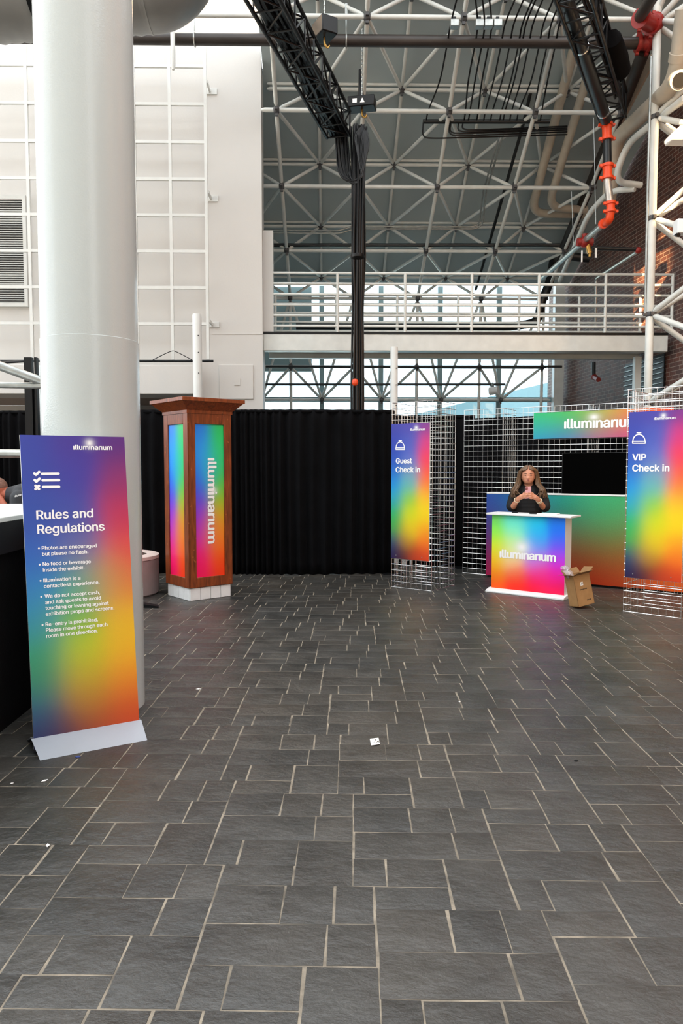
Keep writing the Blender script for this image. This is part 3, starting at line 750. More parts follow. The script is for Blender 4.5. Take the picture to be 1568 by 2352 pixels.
def pxpipe(name, label, pts, r, mt, rad=.25, group=None, n=12, cat='pipe'):
    mb = MB(); mb.tube(arc([T(*p) for p in pts], rad), r, n); return solo(name, mb, mt, label, cat, group)
pxpipe('cream_pipe', 'left one of two cream pipes sloping down under the roof and bending right', [(1322, 95, 12.6), (1219, 490, 15.6), (1345, 492, 15.9)], .085, 'cream', .35, 'pair of cream drain pipes', 16)
pxpipe('cream_pipe', 'right one of two cream pipes sloping down under the roof and bending right', [(1348, 180, 13.0), (1258, 476, 15.3), (1345, 482, 15.6)], .08, 'cream', .35, 'pair of cream drain pipes', 16)
cp = thing('drain_pipe', 'fat cream drain pipe with a capped tee beside the brick wall', 'pipe', T(1480, 250, 11.4))
mb = MB(); mb.tube(arc([T(1572, 20, 10.4), T(1552, 190, 10.9), T(1412, 322, 13.2), T(1398, 460, 13.6)], .35), .125, 18); mesh('pipe_run', mb, 'cream', cp)
mb = MB(); mb.tube([T(1553, 185, 10.7), T(1560, 184, 10.45)], .13, 18); mesh('tee_branch', mb, 'cream', cp)
mb = MB(); mb.tube([T(1560.2, 184, 10.44), T(1560.8, 184, 10.42)], .095, 18); mesh('tee_opening', mb, 'black', cp)
mb = MB(); mb.tube([T(1560, 120, 10.68), T(1557, 140, 10.76)], .14, 18); mesh('pipe_socket', mb, 'cream', cp)
pxpipe('white_conduit', 'upper white conduit curving down beside the fat cream drain pipe', [(1572, 225, 10.9), (1440, 330, 12.4), (1408, 418, 12.8), (1472, 425, 12.9)], .055, 'frame', .3, 'white conduits at the brick wall', cat='conduit')
pxpipe('white_conduit', 'lower white conduit bending from the brick wall down to the footbridge', [(1458, 434, 12.9), (1400, 438, 13.2), (1352, 490, 14.0), (1285, 645, 16.6)], .05, 'frame', .3, 'white conduits at the brick wall', cat='conduit')

# sprinkler feed with orange couplings
sp = thing('sprinkler_riser', 'black sprinkler feed pipe with bright orange couplings and a braided hose', 'pipe', T(1393, 400, 12.0))
mb = MB(); mb.tube([T(1290, -30, 9.3), T(1391, 275, 11.9)], .092, 18); mesh('black_pipe', mb, 'pipe', sp)
mb = MB()
for tt in (.40, .93):
    p = T(1290, -30, 9.3).lerp(T(1391, 275, 11.9), tt); dd = (T(1391, 275, 11.9) - T(1290, -30, 9.3)).normalized(); mb.tube([p - dd * .012, p + dd * .012], .099, 18)
mesh('pipe_clamp', mb, 'wire', sp)
mb = MB(); coupling(mb, T(1393, 284, 12), T(1394, 322, 12), .075); mesh('coupling', mb, 'orange', sp)
mb = MB(); mb.tube([T(1394, 320, 12), T(1395, 380, 12)], .066, 16); mesh('black_spool', mb, 'pipe', sp)
mb = MB(); coupling(mb, T(1395, 378, 12), T(1394.5, 412, 12), .075); mesh('coupling', mb, 'orange', sp)
mb = MB(); mb.tube(arc([T(1394, 412, 12), T(1397, 440, 12), T(1402, 472, 12)], .2), .062, 20); mesh('braided_hose', mb, 'braid', sp)
mb = MB(); coupling(mb, T(1402, 464, 12), T(1402, 488, 12), .066); mb.tube(arc([T(1402, 486, 12), T(1399, 507, 12.05), T(1386, 514, 12.25)], .15), .066, 14); mb.tube([T(1387, 513, 12.2), T(1384, 515, 12.28)], .08, 14); mesh('elbow', mb, 'orange', sp)
mb = MB(); mb.tube([T(1386, 514, 12.25), T(1243, 640, 15.5)], .050, 14); mesh('steel_pipe', mb, 'steel', sp)
vv = T(1342, 556, 13.1)
mb = MB(); mb.ball(vv, .10); mb.tube([vv + V3(0, 0, .14), vv - V3(0, 0, .05)], .045); mb.tube([vv + V3(-.13, 0, .0), vv + V3(.14, 0, 0)], .075); mb.ball(vv + V3(.06, 0, .09), .06); mesh('valve_body', mb, 'red', sp)
mb = MB(); mb.tube([vv + V3(.05, -.02, -.05), vv + V3(.09, -.02, -.2)], .045); mb.tube([vv + V3(.09, -.02, -.2), vv + V3(.09, -.02, -.26)], .028); mesh('valve_tail', mb, 'brass', sp)
mb = MB(); mb.box(vv + V3(-.06, -.05, -.26), (.025, .01, .2)); mb.box(vv + V3(.19, -.05, -.2), (.035, .01, .17)); mesh('hang_tag', mb, 'paper', sp)
for (px, y0, y1, t) in ((1363, 270, 515, 12.6), (1312, 440, 575, 14.0)):
    mb = MB(); mb.tube([T(px, y0, t), T(px + 5, y1, t)], .006, 6); mesh('hanger_rod', mb, 'steel', sp)
dp = thing('branch_pipe', 'black branch pipe with a red elbow on the brick wall above the footbridge', 'pipe', T(1420, 572, 13.2))
mb = MB(); mb.tube([T(1360, 570, 13.2), T(1462, 573, 13.2)], .035, 10); mesh('black_arm', mb, 'pipe', dp)
mb = MB(); mb.ball(T(1465, 575, 13.2), .06); mesh('red_elbow', mb, 'red', dp)
mb = MB(); mb.tube(arc([T(1463, 578, 13.25), T(1368, 640, 15.2), T(1366, 755, 15.2)], .1), .03, 8); mesh('grey_drop', mb, 'steel', dp)
mb = MB(); mb.tube([T(1303, 588, 16), T(1352, 594, 16)], .09, 12); solo('pipe_stub', mb, 'pipe', 'short thick black pipe stub at the brick wall behind the sloping pipe', 'pipe')
mb = MB(); mb.tube(arc([T(1270, 600, 17.4), T(1262, 650, 17.0), T(1240, 700, 17.0), T(1236, 740, 17.0), T(1180, 750, 17.0), T(680, 748, 17.0)], .3), .10, 12); solo('window_main', mb, 'pipe', 'black pipe curving down and running behind the footbridge railings', 'pipe')
# drop under the bridge
dq = thing('sprinkler_drop', 'dark red sprinkler drop hanging under the footbridge by the brick wall', 'pipe', T(1364, 850, 15.5))
mb = MB(); mb.tube([T(1363, 832, 15.5), T(1363, 862, 15.5)], .04, 10); mesh('drop_pipe', mb, 'pipe', dq)
mb = MB(); mb.ball(T(1364, 866, 15.5), .065); mb.tube([T(1364, 866, 15.5), T(1374, 872, 15.2)], .05, 10); mesh('red_elbow', mb, 'red', dq)
mb = MB(); _q = W(1462, 862, 14.2); mb.box(V3(_q.x, _q.y, (zb_ + .0) / 2), (.12, .12, zb_)); solo('bridge_post', mb, 'frame', 'pale square post under the footbridge in front of the brick wall', 'post')
# louvre window in the brick
a, b = Q(1437, 850, WP, WN), Q(1525, 905, WP, WN)
bl = thing('brick_wall_louvre', 'dark louvre opening in the brick wall under the footbridge', 'vent', ((a.x + b.x) / 2, (a.y + b.y) / 2, 2.8))
z1 = W(1437, 838, a.y).z; z0 = W(1437, 915, a.y).z; wd = (a - b); wd.z = 0; wl = wd.length; wd.normalize(); mid = (a + b) / 2
mb = MB(); mb.box(V3(mid.x, mid.y, (z0 + z1) / 2) + WN * .012, (wl, .02, z1 - z0), (wd, WN, Z)); mesh('backing', mb, 'black', bl)
mb = MB()
for k in range(7): mb.box(V3(mid.x, mid.y, z0 + .06 + (z1 - z0 - .12) * k / 6) + WN * .04, (wl - .02, .03, .012), (wd, WN, Z))
mesh('slats', mb, 'steel', bl)

# thin conduits dropping from the roof to a cable bar
bar_t = 13.2
for k, (xt, xb) in enumerate(zip((1034, 1098, 1114, 1130, 1158, 1178, 1198, 1206, 1222, 1246, 1264, 1283), (978, 1065, 1075, 1094, 1110, 1126, 1147, 1155, 1170, 1186, 1222, 1240))):
    xm = xt - 24 - k * .3
    words = ('first', 'second', 'third', 'fourth', 'fifth', 'sixth', 'seventh', 'eighth', 'ninth', 'tenth', 'eleventh', 'twelfth')
    tp = (xt + (-8 if k < 4 else 30), -15, 10.9) if k else (1052, -15, 10.9)
    pts = [tp, (xt, 55, 11.35), (xt - 6, 95, 11.55), (xm, 190, 12.4), (xb + 4, 255, 13.0), (xb, 280, bar_t)]
    pxpipe('thin_conduit', words[k] + ' thin dark conduit from the left in the row dropping across the roof', pts, .0135, 'cable', .3, 'thin conduits under the roof', 8, 'conduit')
mb = MB(); mb.tube([T(971, 279, bar_t), T(1262, 279, bar_t)], .038, 10); solo('cable_bar', mb, 'pipe', 'straight black bar where the thin conduits end under the roof', 'bar')
words = ('topmost', 'second', 'third', 'fourth', 'lowest')
for k in range(5):
    x0 = (1060, 1050, 1032, 1030, 969)[k]; y = (299, 303, 307, 312, 318)[k]
    pxpipe('level_conduit', words[k] + ' level conduit curving out below the black bar and running right', [(x0 + 3, 281, bar_t), (x0, y - 2, bar_t), (x0 + 30, y, bar_t), (1302, y - 9, bar_t + .4)], .0135, 'cable', .2, 'level conduits below the bar', 8, 'conduit')
for (px, nm_) in ((1043, 'left single'), (1100, 'left'), (1121, 'middle'), (1142, 'right')):
    lab = 'small grey junction box alone on the white chord above the brown pipe' if 'single' in nm_ else nm_ + ' one of three grey junction boxes side by side above the brown pipe'
    jb = thing('junction_box', lab, 'box', T(px, 57, 11.3), 'grey junction boxes')
    mb = MB(); mb.box(T(px, 56, 11.3), (.125, .12, .10)); mesh('housing', mb, 'steel', jb, bevel=.006)
    mb = MB(); mb.box(T(px, 44, 11.3), (.05, .05, .05)); mesh('pipe_clip', mb, 'black', jb)
pxpipe('long_conduit', 'upper of two thin grey conduits stepping along the roof frame', [(600, 529, 15.6), (780, 530, 15.6), (806, 520, 15.6), (1085, 521, 15.6), (1100, 515, 15.6), (1109, 440, 15), (1150, 300, 13.6)], .018, 'steel', .12, 'grey conduits along the frame', 8, 'conduit')
pxpipe('long_conduit', 'lower of two thin grey conduits stepping along the roof frame', [(600, 535, 15.6), (782, 536, 15.6), (810, 526, 15.6), (1092, 526, 15.6), (1108, 515, 15.6), (1116, 440, 15), (1158, 300, 13.6)], .018, 'steel', .12, 'grey conduits along the frame', 8, 'conduit')
mb = MB(); mb.tube([T(560, 563, 16), T(1285, 563, 16)], .038, 10); solo('black_bar', mb, 'pipe', 'straight black pipe crossing level in front of the lower roof frame', 'pipe')
mb = MB(); mb.tube([T(1228, 170, 13.4), T(1200, 290, 14.0), T(1140, 500, 15.6), (T(1092, 665, 17.2))], .032, 10); solo('sloping_tube', mb, 'pipe', 'slender black tube sloping down the middle of the roof frame', 'pipe')
for (y, x0, x1, lab) in ((842, 610, 1290, 'upper black pipe level across the window below the footbridge'), (883, 610, 1160, 'lower black pipe level across the window below the footbridge')):
    mb = MB(); mb.tube([T(x0, y, 16.8), T(x1, y, 16.8)], .028, 10); solo('window_pipe', mb, 'pipe', lab, 'pipe', 'black pipes below the footbridge')
# floodlights
fl = thing('floodlight', 'white drum floodlight clamped to a frame tube under the footbridge', 'light', T(1133, 898, 16.6))
mb = MB(); mb.tube([T(1124, 899, 16.6), T(1144, 896, 16.5)], .09, 16); mesh('housing', mb, 'boardwhite', fl)
mb = MB(); mb.tube([T(1133, 890, 16.6), T(1130, 880, 16.7)], .025, 8); mesh('clamp_arm', mb, 'steel', fl)
fx = thing('floodlight', 'white hooded floodlight on the vertical tube frame at the right edge', 'light', T(1560, 308, 10.6))
mb = MB(); o = T(1560, 308, 10.6); mb.prism([o + V3(-.12, 0, .0), o + V3(.02, 0, .13), o + V3(.3, 0, .13), o + V3(.3, 0, -.07), o + V3(-.1, 0, -.07)], (0, .25, 0)); mesh('hood', mb, 'boardwhite', fx, bevel=.02)
mb = MB(); mb.tube([T(1530, 285, 10.8), T(1552, 300, 10.7)], .025, 8); mesh('bracket', mb, 'steel', fx)
eb = thing('equipment_box', 'white equipment box on the vertical tube frame below the hooded floodlight', 'box', T(1560, 525, 10.6))
mb = MB(); mb.box(T(1563, 522, 10.6), (.16, .16, .2)); mesh('housing', mb, 'boardwhite', eb, bevel=.01)
mb = MB(); mb.tube([T(1554, 540, 10.55), T(1558, 540, 10.5)], .03, 10); mesh('lens', mb, 'black', eb)

# ------------------------------------------------------------------ lifted stage trusses
def truss(label, Ln, Le, w, bays, group):
    """Four-chord box truss from Ln to Le along its lower left chord."""
    d = (Le - Ln); L = d.length; d.normalize(); x = d.cross(Z).normalized()
    t = thing('box_truss', label, 'truss', Ln, group)
    P = lambda i, j, s: Ln + d * s + x * (w * i) + Z * (w * j)
    for i in (0, 1):
        for j in (0, 1):
            mb = MB(); mb.tube([P(i, j, 0), P(i, j, L)], .027, 10); mesh('chord', mb, 'black', t)
    st = L / bays
    for face in range(4):
        c = [((0, 0), (0, 1)), ((1, 0), (1, 1)), ((0, 0), (1, 0)), ((0, 1), (1, 1))][face]; mb = MB()
        for k in range(bays):
            a, b = (c if k % 2 else c[::-1]); mb.tube([P(*a, k * st), P(*b, (k + 1) * st)], .013, 6); mb.tube([P(*c[0], k * st), P(*c[1], k * st)], .013, 6)
        mb.tube([P(*c[0], L), P(*c[1], L)], .016, 6); mesh('web_bracing', mb, 'black', t)
    return t, P, L
A0, A1 = T(540, -70, 8.2), T(751, 317, 12.1); A0.z = A1.z; A0 = A0 - (A1 - A0).normalized() * 2.0
t1, P1, L1 = truss('left black box truss hung from the roof with cables inside', A0, A1, .38, 14, 'black stage trusses')
rnd = random.Random(5); cb = thing('cable_loom', 'thick loom of black cables lying inside the left truss', 'cables', P1(.5, .1, L1 / 2))
for k in range(24):
    a, b = rnd.uniform(.2, .92), rnd.uniform(.08, .80); mb = MB()
    mb.tube([P1(a + rnd.uniform(-.1, .1), b + rnd.uniform(-.08, .08), L1 * s / 12) for s in range(13)], .032, 7); mesh('cable', mb, 'cable', cb)
B0, B1 = T(1268, -25, 9.0), T(1378, 280, 12.4); B0.z = B1.z; B0 = B0 - (B1 - B0).normalized() * 4.6
t2, P2, L2 = truss('right black box truss hung from the roof near the brick wall', B0, B1, .40, 19, 'black stage trusses')
# cables running on the right truss
cb2 = thing('cable_loom', 'loom of black cables lying inside the right truss', 'cables', P2(.6, .1, L2 / 2))
for k in range(5):
    a = .55 + .08 * k; mb = MB(); mb.tube([P2(a + rnd.uniform(-.05, .05), .9 + rnd.uniform(-.08, .08), L2 * s / 12) for s in range(13)], .022, 7); mesh('cable', mb, 'cable', cb2)
bg = P2(1.12, .55, 4.6 + (L2 - 4.6) * .60); mb = MB(); dd = (B1 - B0).normalized()
mb.tube([bg - dd * .55 + V3(0, 0, .1), bg - dd * .5, bg, bg + dd * .42, bg + dd * .5 + V3(0, 0, .02)], [.06, .13, .16, .15, .06], 12)
solo('chain_bag', mb, 'drape', 'black cloth chain bag hung on the right truss', 'bag')

def hoist(px, py, t, size, label, yaw, chain_to, plates=True):
    c = T(px, py, t); h = thing('chain_hoist', label, 'hoist', c, 'black chain hoists', 0)
    ca, sa = math.cos(yaw), math.sin(yaw); X = V3(ca, sa, 0); Y = V3(-sa, ca, 0)
    mb = MB(); mb.box(c, size, (X, Y, Z)); mesh('housing', mb, 'black', h, bevel=.015)
    mb = MB(); mb.tube([c + Z * size[2] / 2, c + Z * (size[2] / 2 + chain_to)], .008, 6)
    for k in range(int(chain_to / .07)): mb.ball(c + Z * (size[2] / 2 + .03 + k * .07), (.014, .014, .026), 6, 5)
    mesh('chain', mb, 'steel', h)
    mb = MB(); mb.tube(arc([c - Z * size[2] / 2, c - Z * (size[2] / 2 + .09), c - Z * (size[2] / 2 + .14) + X * .05, c - Z * (size[2] / 2 + .09) + X * .08], .05), .016, 8); mesh('hook', mb, 'brass', h)
    if not plates: return h, c, X, Y
    mb = MB(); mb.box(c + X * (size[0] * -.22) - Y * (size[1] / 2 + .004), (size[0] * .16, .006, size[2] * .4), (X, Y, Z)); mesh('label_plate', mb, 'paper', h)
    mb = MB()
    q = c - Y * (size[1] / 2 + .003) + X * size[0] * .06; u = size[2] * .22
    mb.prism([q - X * u - Z * u, q + X * u - Z * u, q + Z * u], -Y * .003); mesh('warning_triangle', mb, 'paper', h)
    return h, c, X, Y
h1 = hoist(831, 239, 12.0, (.44, .26, .17), 'wide black chain hoist at the far end of the left truss', R(-12), 1.35)
h2 = hoist(745, 68, 11.1, (.26, .36, .24), 'upper black chain hoist with a red label beside the left truss', R(28), .6, False)
mb = MB(); c, X, Y = h2[1], h2[2], h2[3]; mb.box(c + X * .132 - Z * .02, (.006, .2, .1), (X, Y, Z)); mesh('red_label', mb, 'redlabel', h2[0])
mb = MB(); p = h1[1]; mb.tube([T(826, 160, 12.05), T(829, 225, 12.05)], [.02, .05], 8); solo('chain_guard', mb, 'cable', 'black cable sleeve standing above the wide chain hoist', 'sleeve')

# vertical cable bundle dropping behind the drape, with hanging loops at the top
cbn = thing('cable_bundle', 'tall bundle of black cables dropping from the left truss to the floor', 'cables', W(820, 900, 11.95) * 1)
top = T(823, 290, 12.1); btm = V3(W(820, 900, 11.95).x, 11.95, .02)
for k in range(22):
    a = k * 2.399; r = .018 * math.sqrt(k) * 1.02; j = lambda: rnd.uniform(-.012, .012)
    mb = MB(); pts = []
    for (s, sc_) in ((0, 1.2), (.12, 1.0), (.3, 1.05), (.42, .88), (.6, 1.0), (.8, 1.02), (.9, .85), (1, 1.1)):
        pts.append(top.lerp(btm, s) + V3(r * sc_ * math.cos(a) * 1.25 + j(), r * sc_ * math.sin(a) + j(), 0))
    mb.tube(pts, .017, 7); mesh('cable', mb, 'cable', cbn)
for k in range(24):
    u = k / 23; o1 = T(770 + 26 * u, 300 + 6 * rnd.random(), 12.05 + .2 * rnd.random()); o2 = T(818 + 22 * rnd.random(), 292 + 10 * rnd.random(), 12.0 + .15 * rnd.random())
    m1 = T(776 + 28 * u, 396 + 10 * rnd.random(), 12.1); m2 = T(828 + 8 * rnd.random(), 400 + 8 * rnd.random(), 12.05); bt = T(806 + 10 * rnd.random(), 428 - 10 * rnd.random(), 12.0 + .1 * rnd.random())
    mb = MB(); mb.tube(arc([o1, m1, bt, m2, o2], .25), .016, 7); mesh('hanging_loop', mb, 'cable', cbn)
for k in range(9):
    x = 822 + k * 2.6; mb = MB(); yb = 418 - abs(k - 4) * 9
    mb.tube(arc([T(832, 288, 11.92), T(x - 6 + (k - 4), 310, 11.9), T(x - 3, yb - 40, 11.9), T(826 + k, yb, 11.9), T(x + 6, yb - 50, 11.88), T(838 + (k - 4), 300, 11.88)], .3), .012, 7); mesh('coiled_loop', mb, 'cable', cbn)
tz = T(818, 598, 12); mb = MB(); mb.lathe((btm.x + .003, 11.97, tz.z - .03), [(.108, 0), (.112, .02), (.108, .05)], 18); mesh('strap', mb, 'black', cbn)
p = W(818, 878, 11.85); mb = MB(); mb.ball(p + V3(-.02, 0, 0), (.05, .03, .06)); mesh('orange_tie', mb, 'orange', cbn)
#--PART3--
# ================================================================== DRAPES
def drape(label, path, h, amp=.045, per=.16, seed=1, rods=True, z0=.0005):
    """Gathered cloth hung along a floor path on a pipe."""
    pts = [Vector(p) for p in path]; rnd = random.Random(seed)
    base = pts[len(pts) // 2]; t = thing('black_drape', label, 'curtain', base, 'black velour drapes')
    segs = []; tot = 0
    for a, b in zip(pts, pts[1:]): segs.append((tot, (b - a).length, a, b)); tot += (b - a).length
    n = int(tot / .02); m = 14; vs = []; fs = []
    ph = 0; acc = []
    for i in range(n + 1):
        s = tot * i / n
        for (s0, L, a, b) in segs:
            if s <= s0 + L + 1e-6: break
        p = a.lerp(b, (s - s0) / L); nn = (b - a).normalized().cross(Z)
        ph += .02 / (per * (1 + .55 * math.sin(s * 2.3 + seed) * math.sin(s * .9))) * 2 * math.pi
        for j in range(m + 1):
            z = z0 + (h - z0) * j / m; k = j / m
            w = math.sin(ph + .25 * math.sin(z * 2 + s * 3)) * (.45 + .55 * (1 - k)) + .35 * math.sin(ph * .5 + 1.3 + z * .4)
            vs.append(p + nn * (amp * w) + Z * (z - (.02 * abs(math.sin(s * 1.7)) if j == 0 else 0) * 0)); 
    for i in range(n):
        for j in range(m): fs.append((i * (m + 1) + j, (i + 1) * (m + 1) + j, (i + 1) * (m + 1) + j + 1, i * (m + 1) + j + 1))
    mb = MB(); mb.add(vs, fs); o = mesh('cloth', mb, 'drape', t)
    so = o.modifiers.new('thickness', 'SOLIDIFY'); so.thickness = .006
    mb = MB(); mb.tube([p + Z * (h - .03) + (pts[-1] - pts[0]).normalized().cross(Z) * 0 for p in pts], .02, 8); mesh('top_rod', mb, 'drape', t)
    for p in (pts[0], pts[-1]):
        mb = MB(); mb.tube([p + Z * 0, p + Z * (h - .01)], .022, 8); mb.box(p + Z * .006, (.3, .3, .012)); mesh('upright', mb, 'black', t)
    return t
drape('long black drape behind the wooden display pillar, closing the hall', [V3(-6.4, 11.35), V3(-2.4, 11.05), V3(-1.3, 10.98), V3(-.3, 10.93), V3(.96, 11.02)], 2.44, seed=2)
drape('black drape closing the gap between the wire grid tower and the wire grid wall', [V3(.6, 12.0), V3(2.3, 11.75)], 2.42, seed=4)
drape('black drape hung close behind the wire grid wall of the booth', [V3(2.15, 11.6), V3(3.4, 10.7), V3(5.35, 9.25)], 2.35, seed=6)

# ================================================================== DISPLAY PILLAR
N_ = V3(-1.650, 8.768); ux = V3(.777, .629).normalized(); uy = V3(-.629, .777).normalized()
PW = .555; Cp = N_ + ux * (PW / 2) + uy * (PW / 2)
pil = thing('display_pillar', 'square stained wooden pillar with rainbow panels on a white tiled plinth', 'pillar', Cp)
ztop = 2.40; zb = .155
mb = MB(); mb.box(Cp + Z * .075, (PW - .006, PW - .006, .15), (ux, uy, Z)); mesh('plinth_core', mb, 'grout', pil)
nt_ = 4; tw = PW / nt_
for (o0, d, n_) in ((N_, ux, -uy), (N_, uy, -ux), (N_ + uy * PW, ux, uy), (N_ + ux * PW, uy, ux)):
    mb = MB()
    for k in range(nt_):
        c = o0 + d * (tw * (k + .5)) + Z * .076; mb.box(c + n_ * .001, (tw - .006, .012, .146), (d, n_, Z))
    mesh('plinth_tiles', mb, 'tile', pil, bevel=.002)
BWd = .60; o0 = Cp - ux * BWd / 2 - uy * BWd / 2; zt2 = 2.235
mb = MB(); mb.box(Cp + Z * ((zb + zt2) / 2), (BWd - .05, BWd - .05, zt2 - zb), (ux, uy, Z)); mesh('core', mb, 'wood', pil)
pan_px = {}
def face_frame(o, d, n_, nm_):
    st = .105; q = lambda a, z: o + d * a + Z * z
    mb = MB()
    for (a0, a1, b0, b1) in ((0, st, zb, zt2), (BWd - st, BWd, zb, zt2), (st, BWd - st, zb, zb + .12), (st, BWd - st, zt2 - .13, zt2)):
        mb.box(q((a0 + a1) / 2, (b0 + b1) / 2) - n_ * .0125, (a1 - a0, .025, b1 - b0), (d, n_, Z))
    mesh('face_frame', mb, 'wood', pil, bevel=.004)
    w, h = BWd - 2 * st, zt2 - zb - .25
    mb = MB(); c = q(st + w / 2, zb + .12 + h / 2) - n_ * .019; mb.box(c, (w, .008, h), (d, n_, Z))
    return mb, q(st, zb + .12), w, h
grad_pillar = [(.1, .97, '#0a78d8'), (.9, .97, '#16c06a'), (.1, .85, '#1aa0f0'), (.9, .82, '#18c878'), (.05, .7, '#1a78e8'), (.5, .72, '#28b8c8'), (.95, .68, '#2cc050'),
               (.05, .55, '#3a58d8'), (.9, .55, '#70c030'), (.05, .42, '#8a3ad0'), (.9, .42, '#c0a820'), (.05, .3, '#c028b8'), (.6, .3, '#d88048'), (.95, .28, '#e89018'),
               (.05, .15, '#f0107c'), (.9, .15, '#f06018'), (.1, .03, '#f00860'), (.9, .03, '#f03a14')]
for (o, d, n_, has) in ((o0, ux, -uy, True), (o0 + uy * BWd, -uy, -ux, False), (o0 + ux * BWd + uy * BWd, -ux, uy, False), (o0 + ux * BWd, uy, ux, False)):
    mbp, org, w, h = face_frame(o, d, n_, '')
    pn = mesh('graphic_panel', mbp, [print_mat('pillar_print', grad_pillar, vs=3.2, sigma=.28, glow=(.62, .565, .16, .03) if has else None, grain=.05), 'boardwhite'], pil)
    mk_uv(pn, org, d, Z, w, h, n_)
    if has:
        mb = MB(); pl = o0 - n_ * 0 + (-uy) * 0
        po = org + n_ * -.0
        a, b = (Q(x, y, org - n_ * .015, n_) for x, y in ((477, 1052), (477.5, 1249)))
        put_text(mb, 'ıllumınarıum', a, b, d, n_, off=.028, spacing=.98, hgt=.118, lift=.003)
        mesh('logo_lettering', mb, 'printwhite', pn)
        mb = MB(); g = Q(497.5, 1132, org, n_); mb.tube([g - n_ * .012, g - n_ * .0108], .012, 16); mesh('logo_dot', mb, 'printwhite', pn)
mb = MB(); cw0 = BWd + .02; cw1 = .82
def sq(w, z): return [Cp + ux * (w / 2 * i) + uy * (w / 2 * j) + Z * z for i, j in ((-1, -1), (1, -1), (1, 1), (-1, 1))]
vs = sq(cw0, zt2 - .005) + sq(cw0, zt2 + .03) + sq(cw1, 2.365)
fs = [(3, 2, 1, 0), (8, 9, 10, 11)]
for l in (0, 4):
    for k in range(4): fs.append((l + k, l + (k + 1) % 4, l + 4 + (k + 1) % 4, l + 4 + k))
mb.add(vs, fs); mesh('flared_cornice', mb, 'wood', pil, smooth=False)
mb = MB(); mb.box(Cp + Z * 2.385, (.845, .845, .045), (ux, uy, Z)); mesh('top_slab', mb, 'wood', pil, bevel=.004)

# ================================================================== RULES SIGN
def put_line(mb, s, pa, pb, o, n_, up, off=.010, hgt=None, spacing=1.0):
    put_text(mb, s, Q(*pa, o, n_), Q(*pb, o, n_), up, n_, off, spacing, hgt, .0015)
def zz(x, y): return (x / 2.613, 900 + y / 2.613)       # reading coordinates on the enlarged photograph
BL = G(78, 1722); sd = (G(338, 1700) - G(92, 1747)).normalized(); nb_ = sd.cross(Z).normalized()
lean = R(7.5); su = (Z * math.cos(lean) - nb_ * math.sin(lean)); sn = sd.cross(su).normalized()
SW = .600; SH = 1.80
rs = thing('rules_sign', 'tall rainbow Rules and Regulations sign on a pale grey foot beside the round column', 'sign', BL + sd * SW / 2)
grad_rules = [(.05, .98, '#2c3f9a'), (.5, .98, '#47318f'), (.95, .98, '#5d2a7c'), (.05, .86, '#27439c'), (.5, .87, '#3f3c9a'), (.95, .85, '#8a2f6e'), (.05, .73, '#1f4da2'), (.45, .74, '#3f4fa0'), (.95, .74, '#b5345c'),
              (.08, .6, '#0a62b4'), (.5, .62, '#6a6ca0'), (.95, .61, '#cf4d4c'), (.08, .5, '#0c82bc'), (.5, .5, '#4fa094'), (.75, .52, '#b59a58'), (.95, .5, '#d2703e'),
              (.08, .40, '#1690a8'), (.45, .40, '#7db43a'), (.9, .40, '#d8b028'), (.1, .29, '#239a72'), (.5, .29, '#b4c022'), (.9, .29, '#dcb222'), (.08, .2, '#2d8a6e'), (.5, .2, '#b8a22c'), (.92, .2, '#dc9428'),
              (.06, .11, '#245a86'), (.5, .12, '#b07a34'), (.92, .11, '#cc6428'), (.05, .03, '#191c5c'), (.3, .03, '#442848'), (.6, .03, '#a04428'), (.95, .03, '#b8452a')]
mb = MB(); mb.box(BL + sd * SW / 2 + su * (SH / 2) - sn * .008, (SW, .016, SH), (sd, sn, su))
gl = Q(205.5, 1018, BL, sn) - BL
pnl = mesh('printed_board', mb, [print_mat('rules_print', grad_rules, vs=3.0, sigma=.17, glow=(gl.dot(sd) / SW, gl.dot(su) / SH, .055, .018)), 'boardwhite'], rs)
mk_uv(pnl, BL, sd, su, SW, SH, sn)
mb = MB(); put_line(mb, 'Rules and', zz(218, 766), zz(560, 752), BL, sn, su, .022); mesh('heading_lettering', mb, 'printwhite', pnl); mb = MB(); put_line(mb, 'Regulations', zz(224, 852), zz(628, 832), BL, sn, su, .022); mesh('heading_lettering', mb, 'printwhite', pnl)
rules_ = (('Photos are encouraged', 250, 948, 580, 933), ('but please no flash.', 252, 984, 530, 969), ('No food or beverage', 256, 1044, 545, 1028), ('inside the exhibit.', 257, 1080, 506, 1065),
        ('Illumination is a', 260, 1142, 483, 1127), ('contactless experience.', 263, 1177, 597, 1152), ('We do not accept cash,', 268, 1238, 600, 1213), ('and ask guests to avoid', 271, 1274, 606, 1245),
        ('touching or leaning against', 272, 1309, 653, 1277), ('exhibition props and screens.', 274, 1344, 686, 1306), ('Re-entry is prohibited.', 273, 1407, 588, 1377), ('Please move through each', 275, 1442, 645, 1405), ('room in one direction.', 277, 1477, 587, 1443))
bul = ((233, 940), (238, 1037), (243, 1134), (247, 1230), (255, 1399)); kk = -1; mb = None
for (s, x0, y0, x1, y1) in rules_:
    if kk + 1 < 5 and y0 - bul[kk + 1][1] > 0 and y0 - bul[kk + 1][1] < 20:
        if mb: mesh('rule_lettering', mb, 'printwhite', pnl)
        kk += 1; mb = MB(); c = Q(*zz(*bul[kk]), BL, sn) + sn * .0015; mb.add([c + sd * .0055 * math.cos(a * math.pi / 6) + su * .0055 * math.sin(a * math.pi / 6) for a in range(12)], [tuple(range(12))])
    put_line(mb, s, zz(x0, y0), zz(x1, y1), BL, sn, su, .024)
mesh('rule_lettering', mb, 'printwhite', pnl)
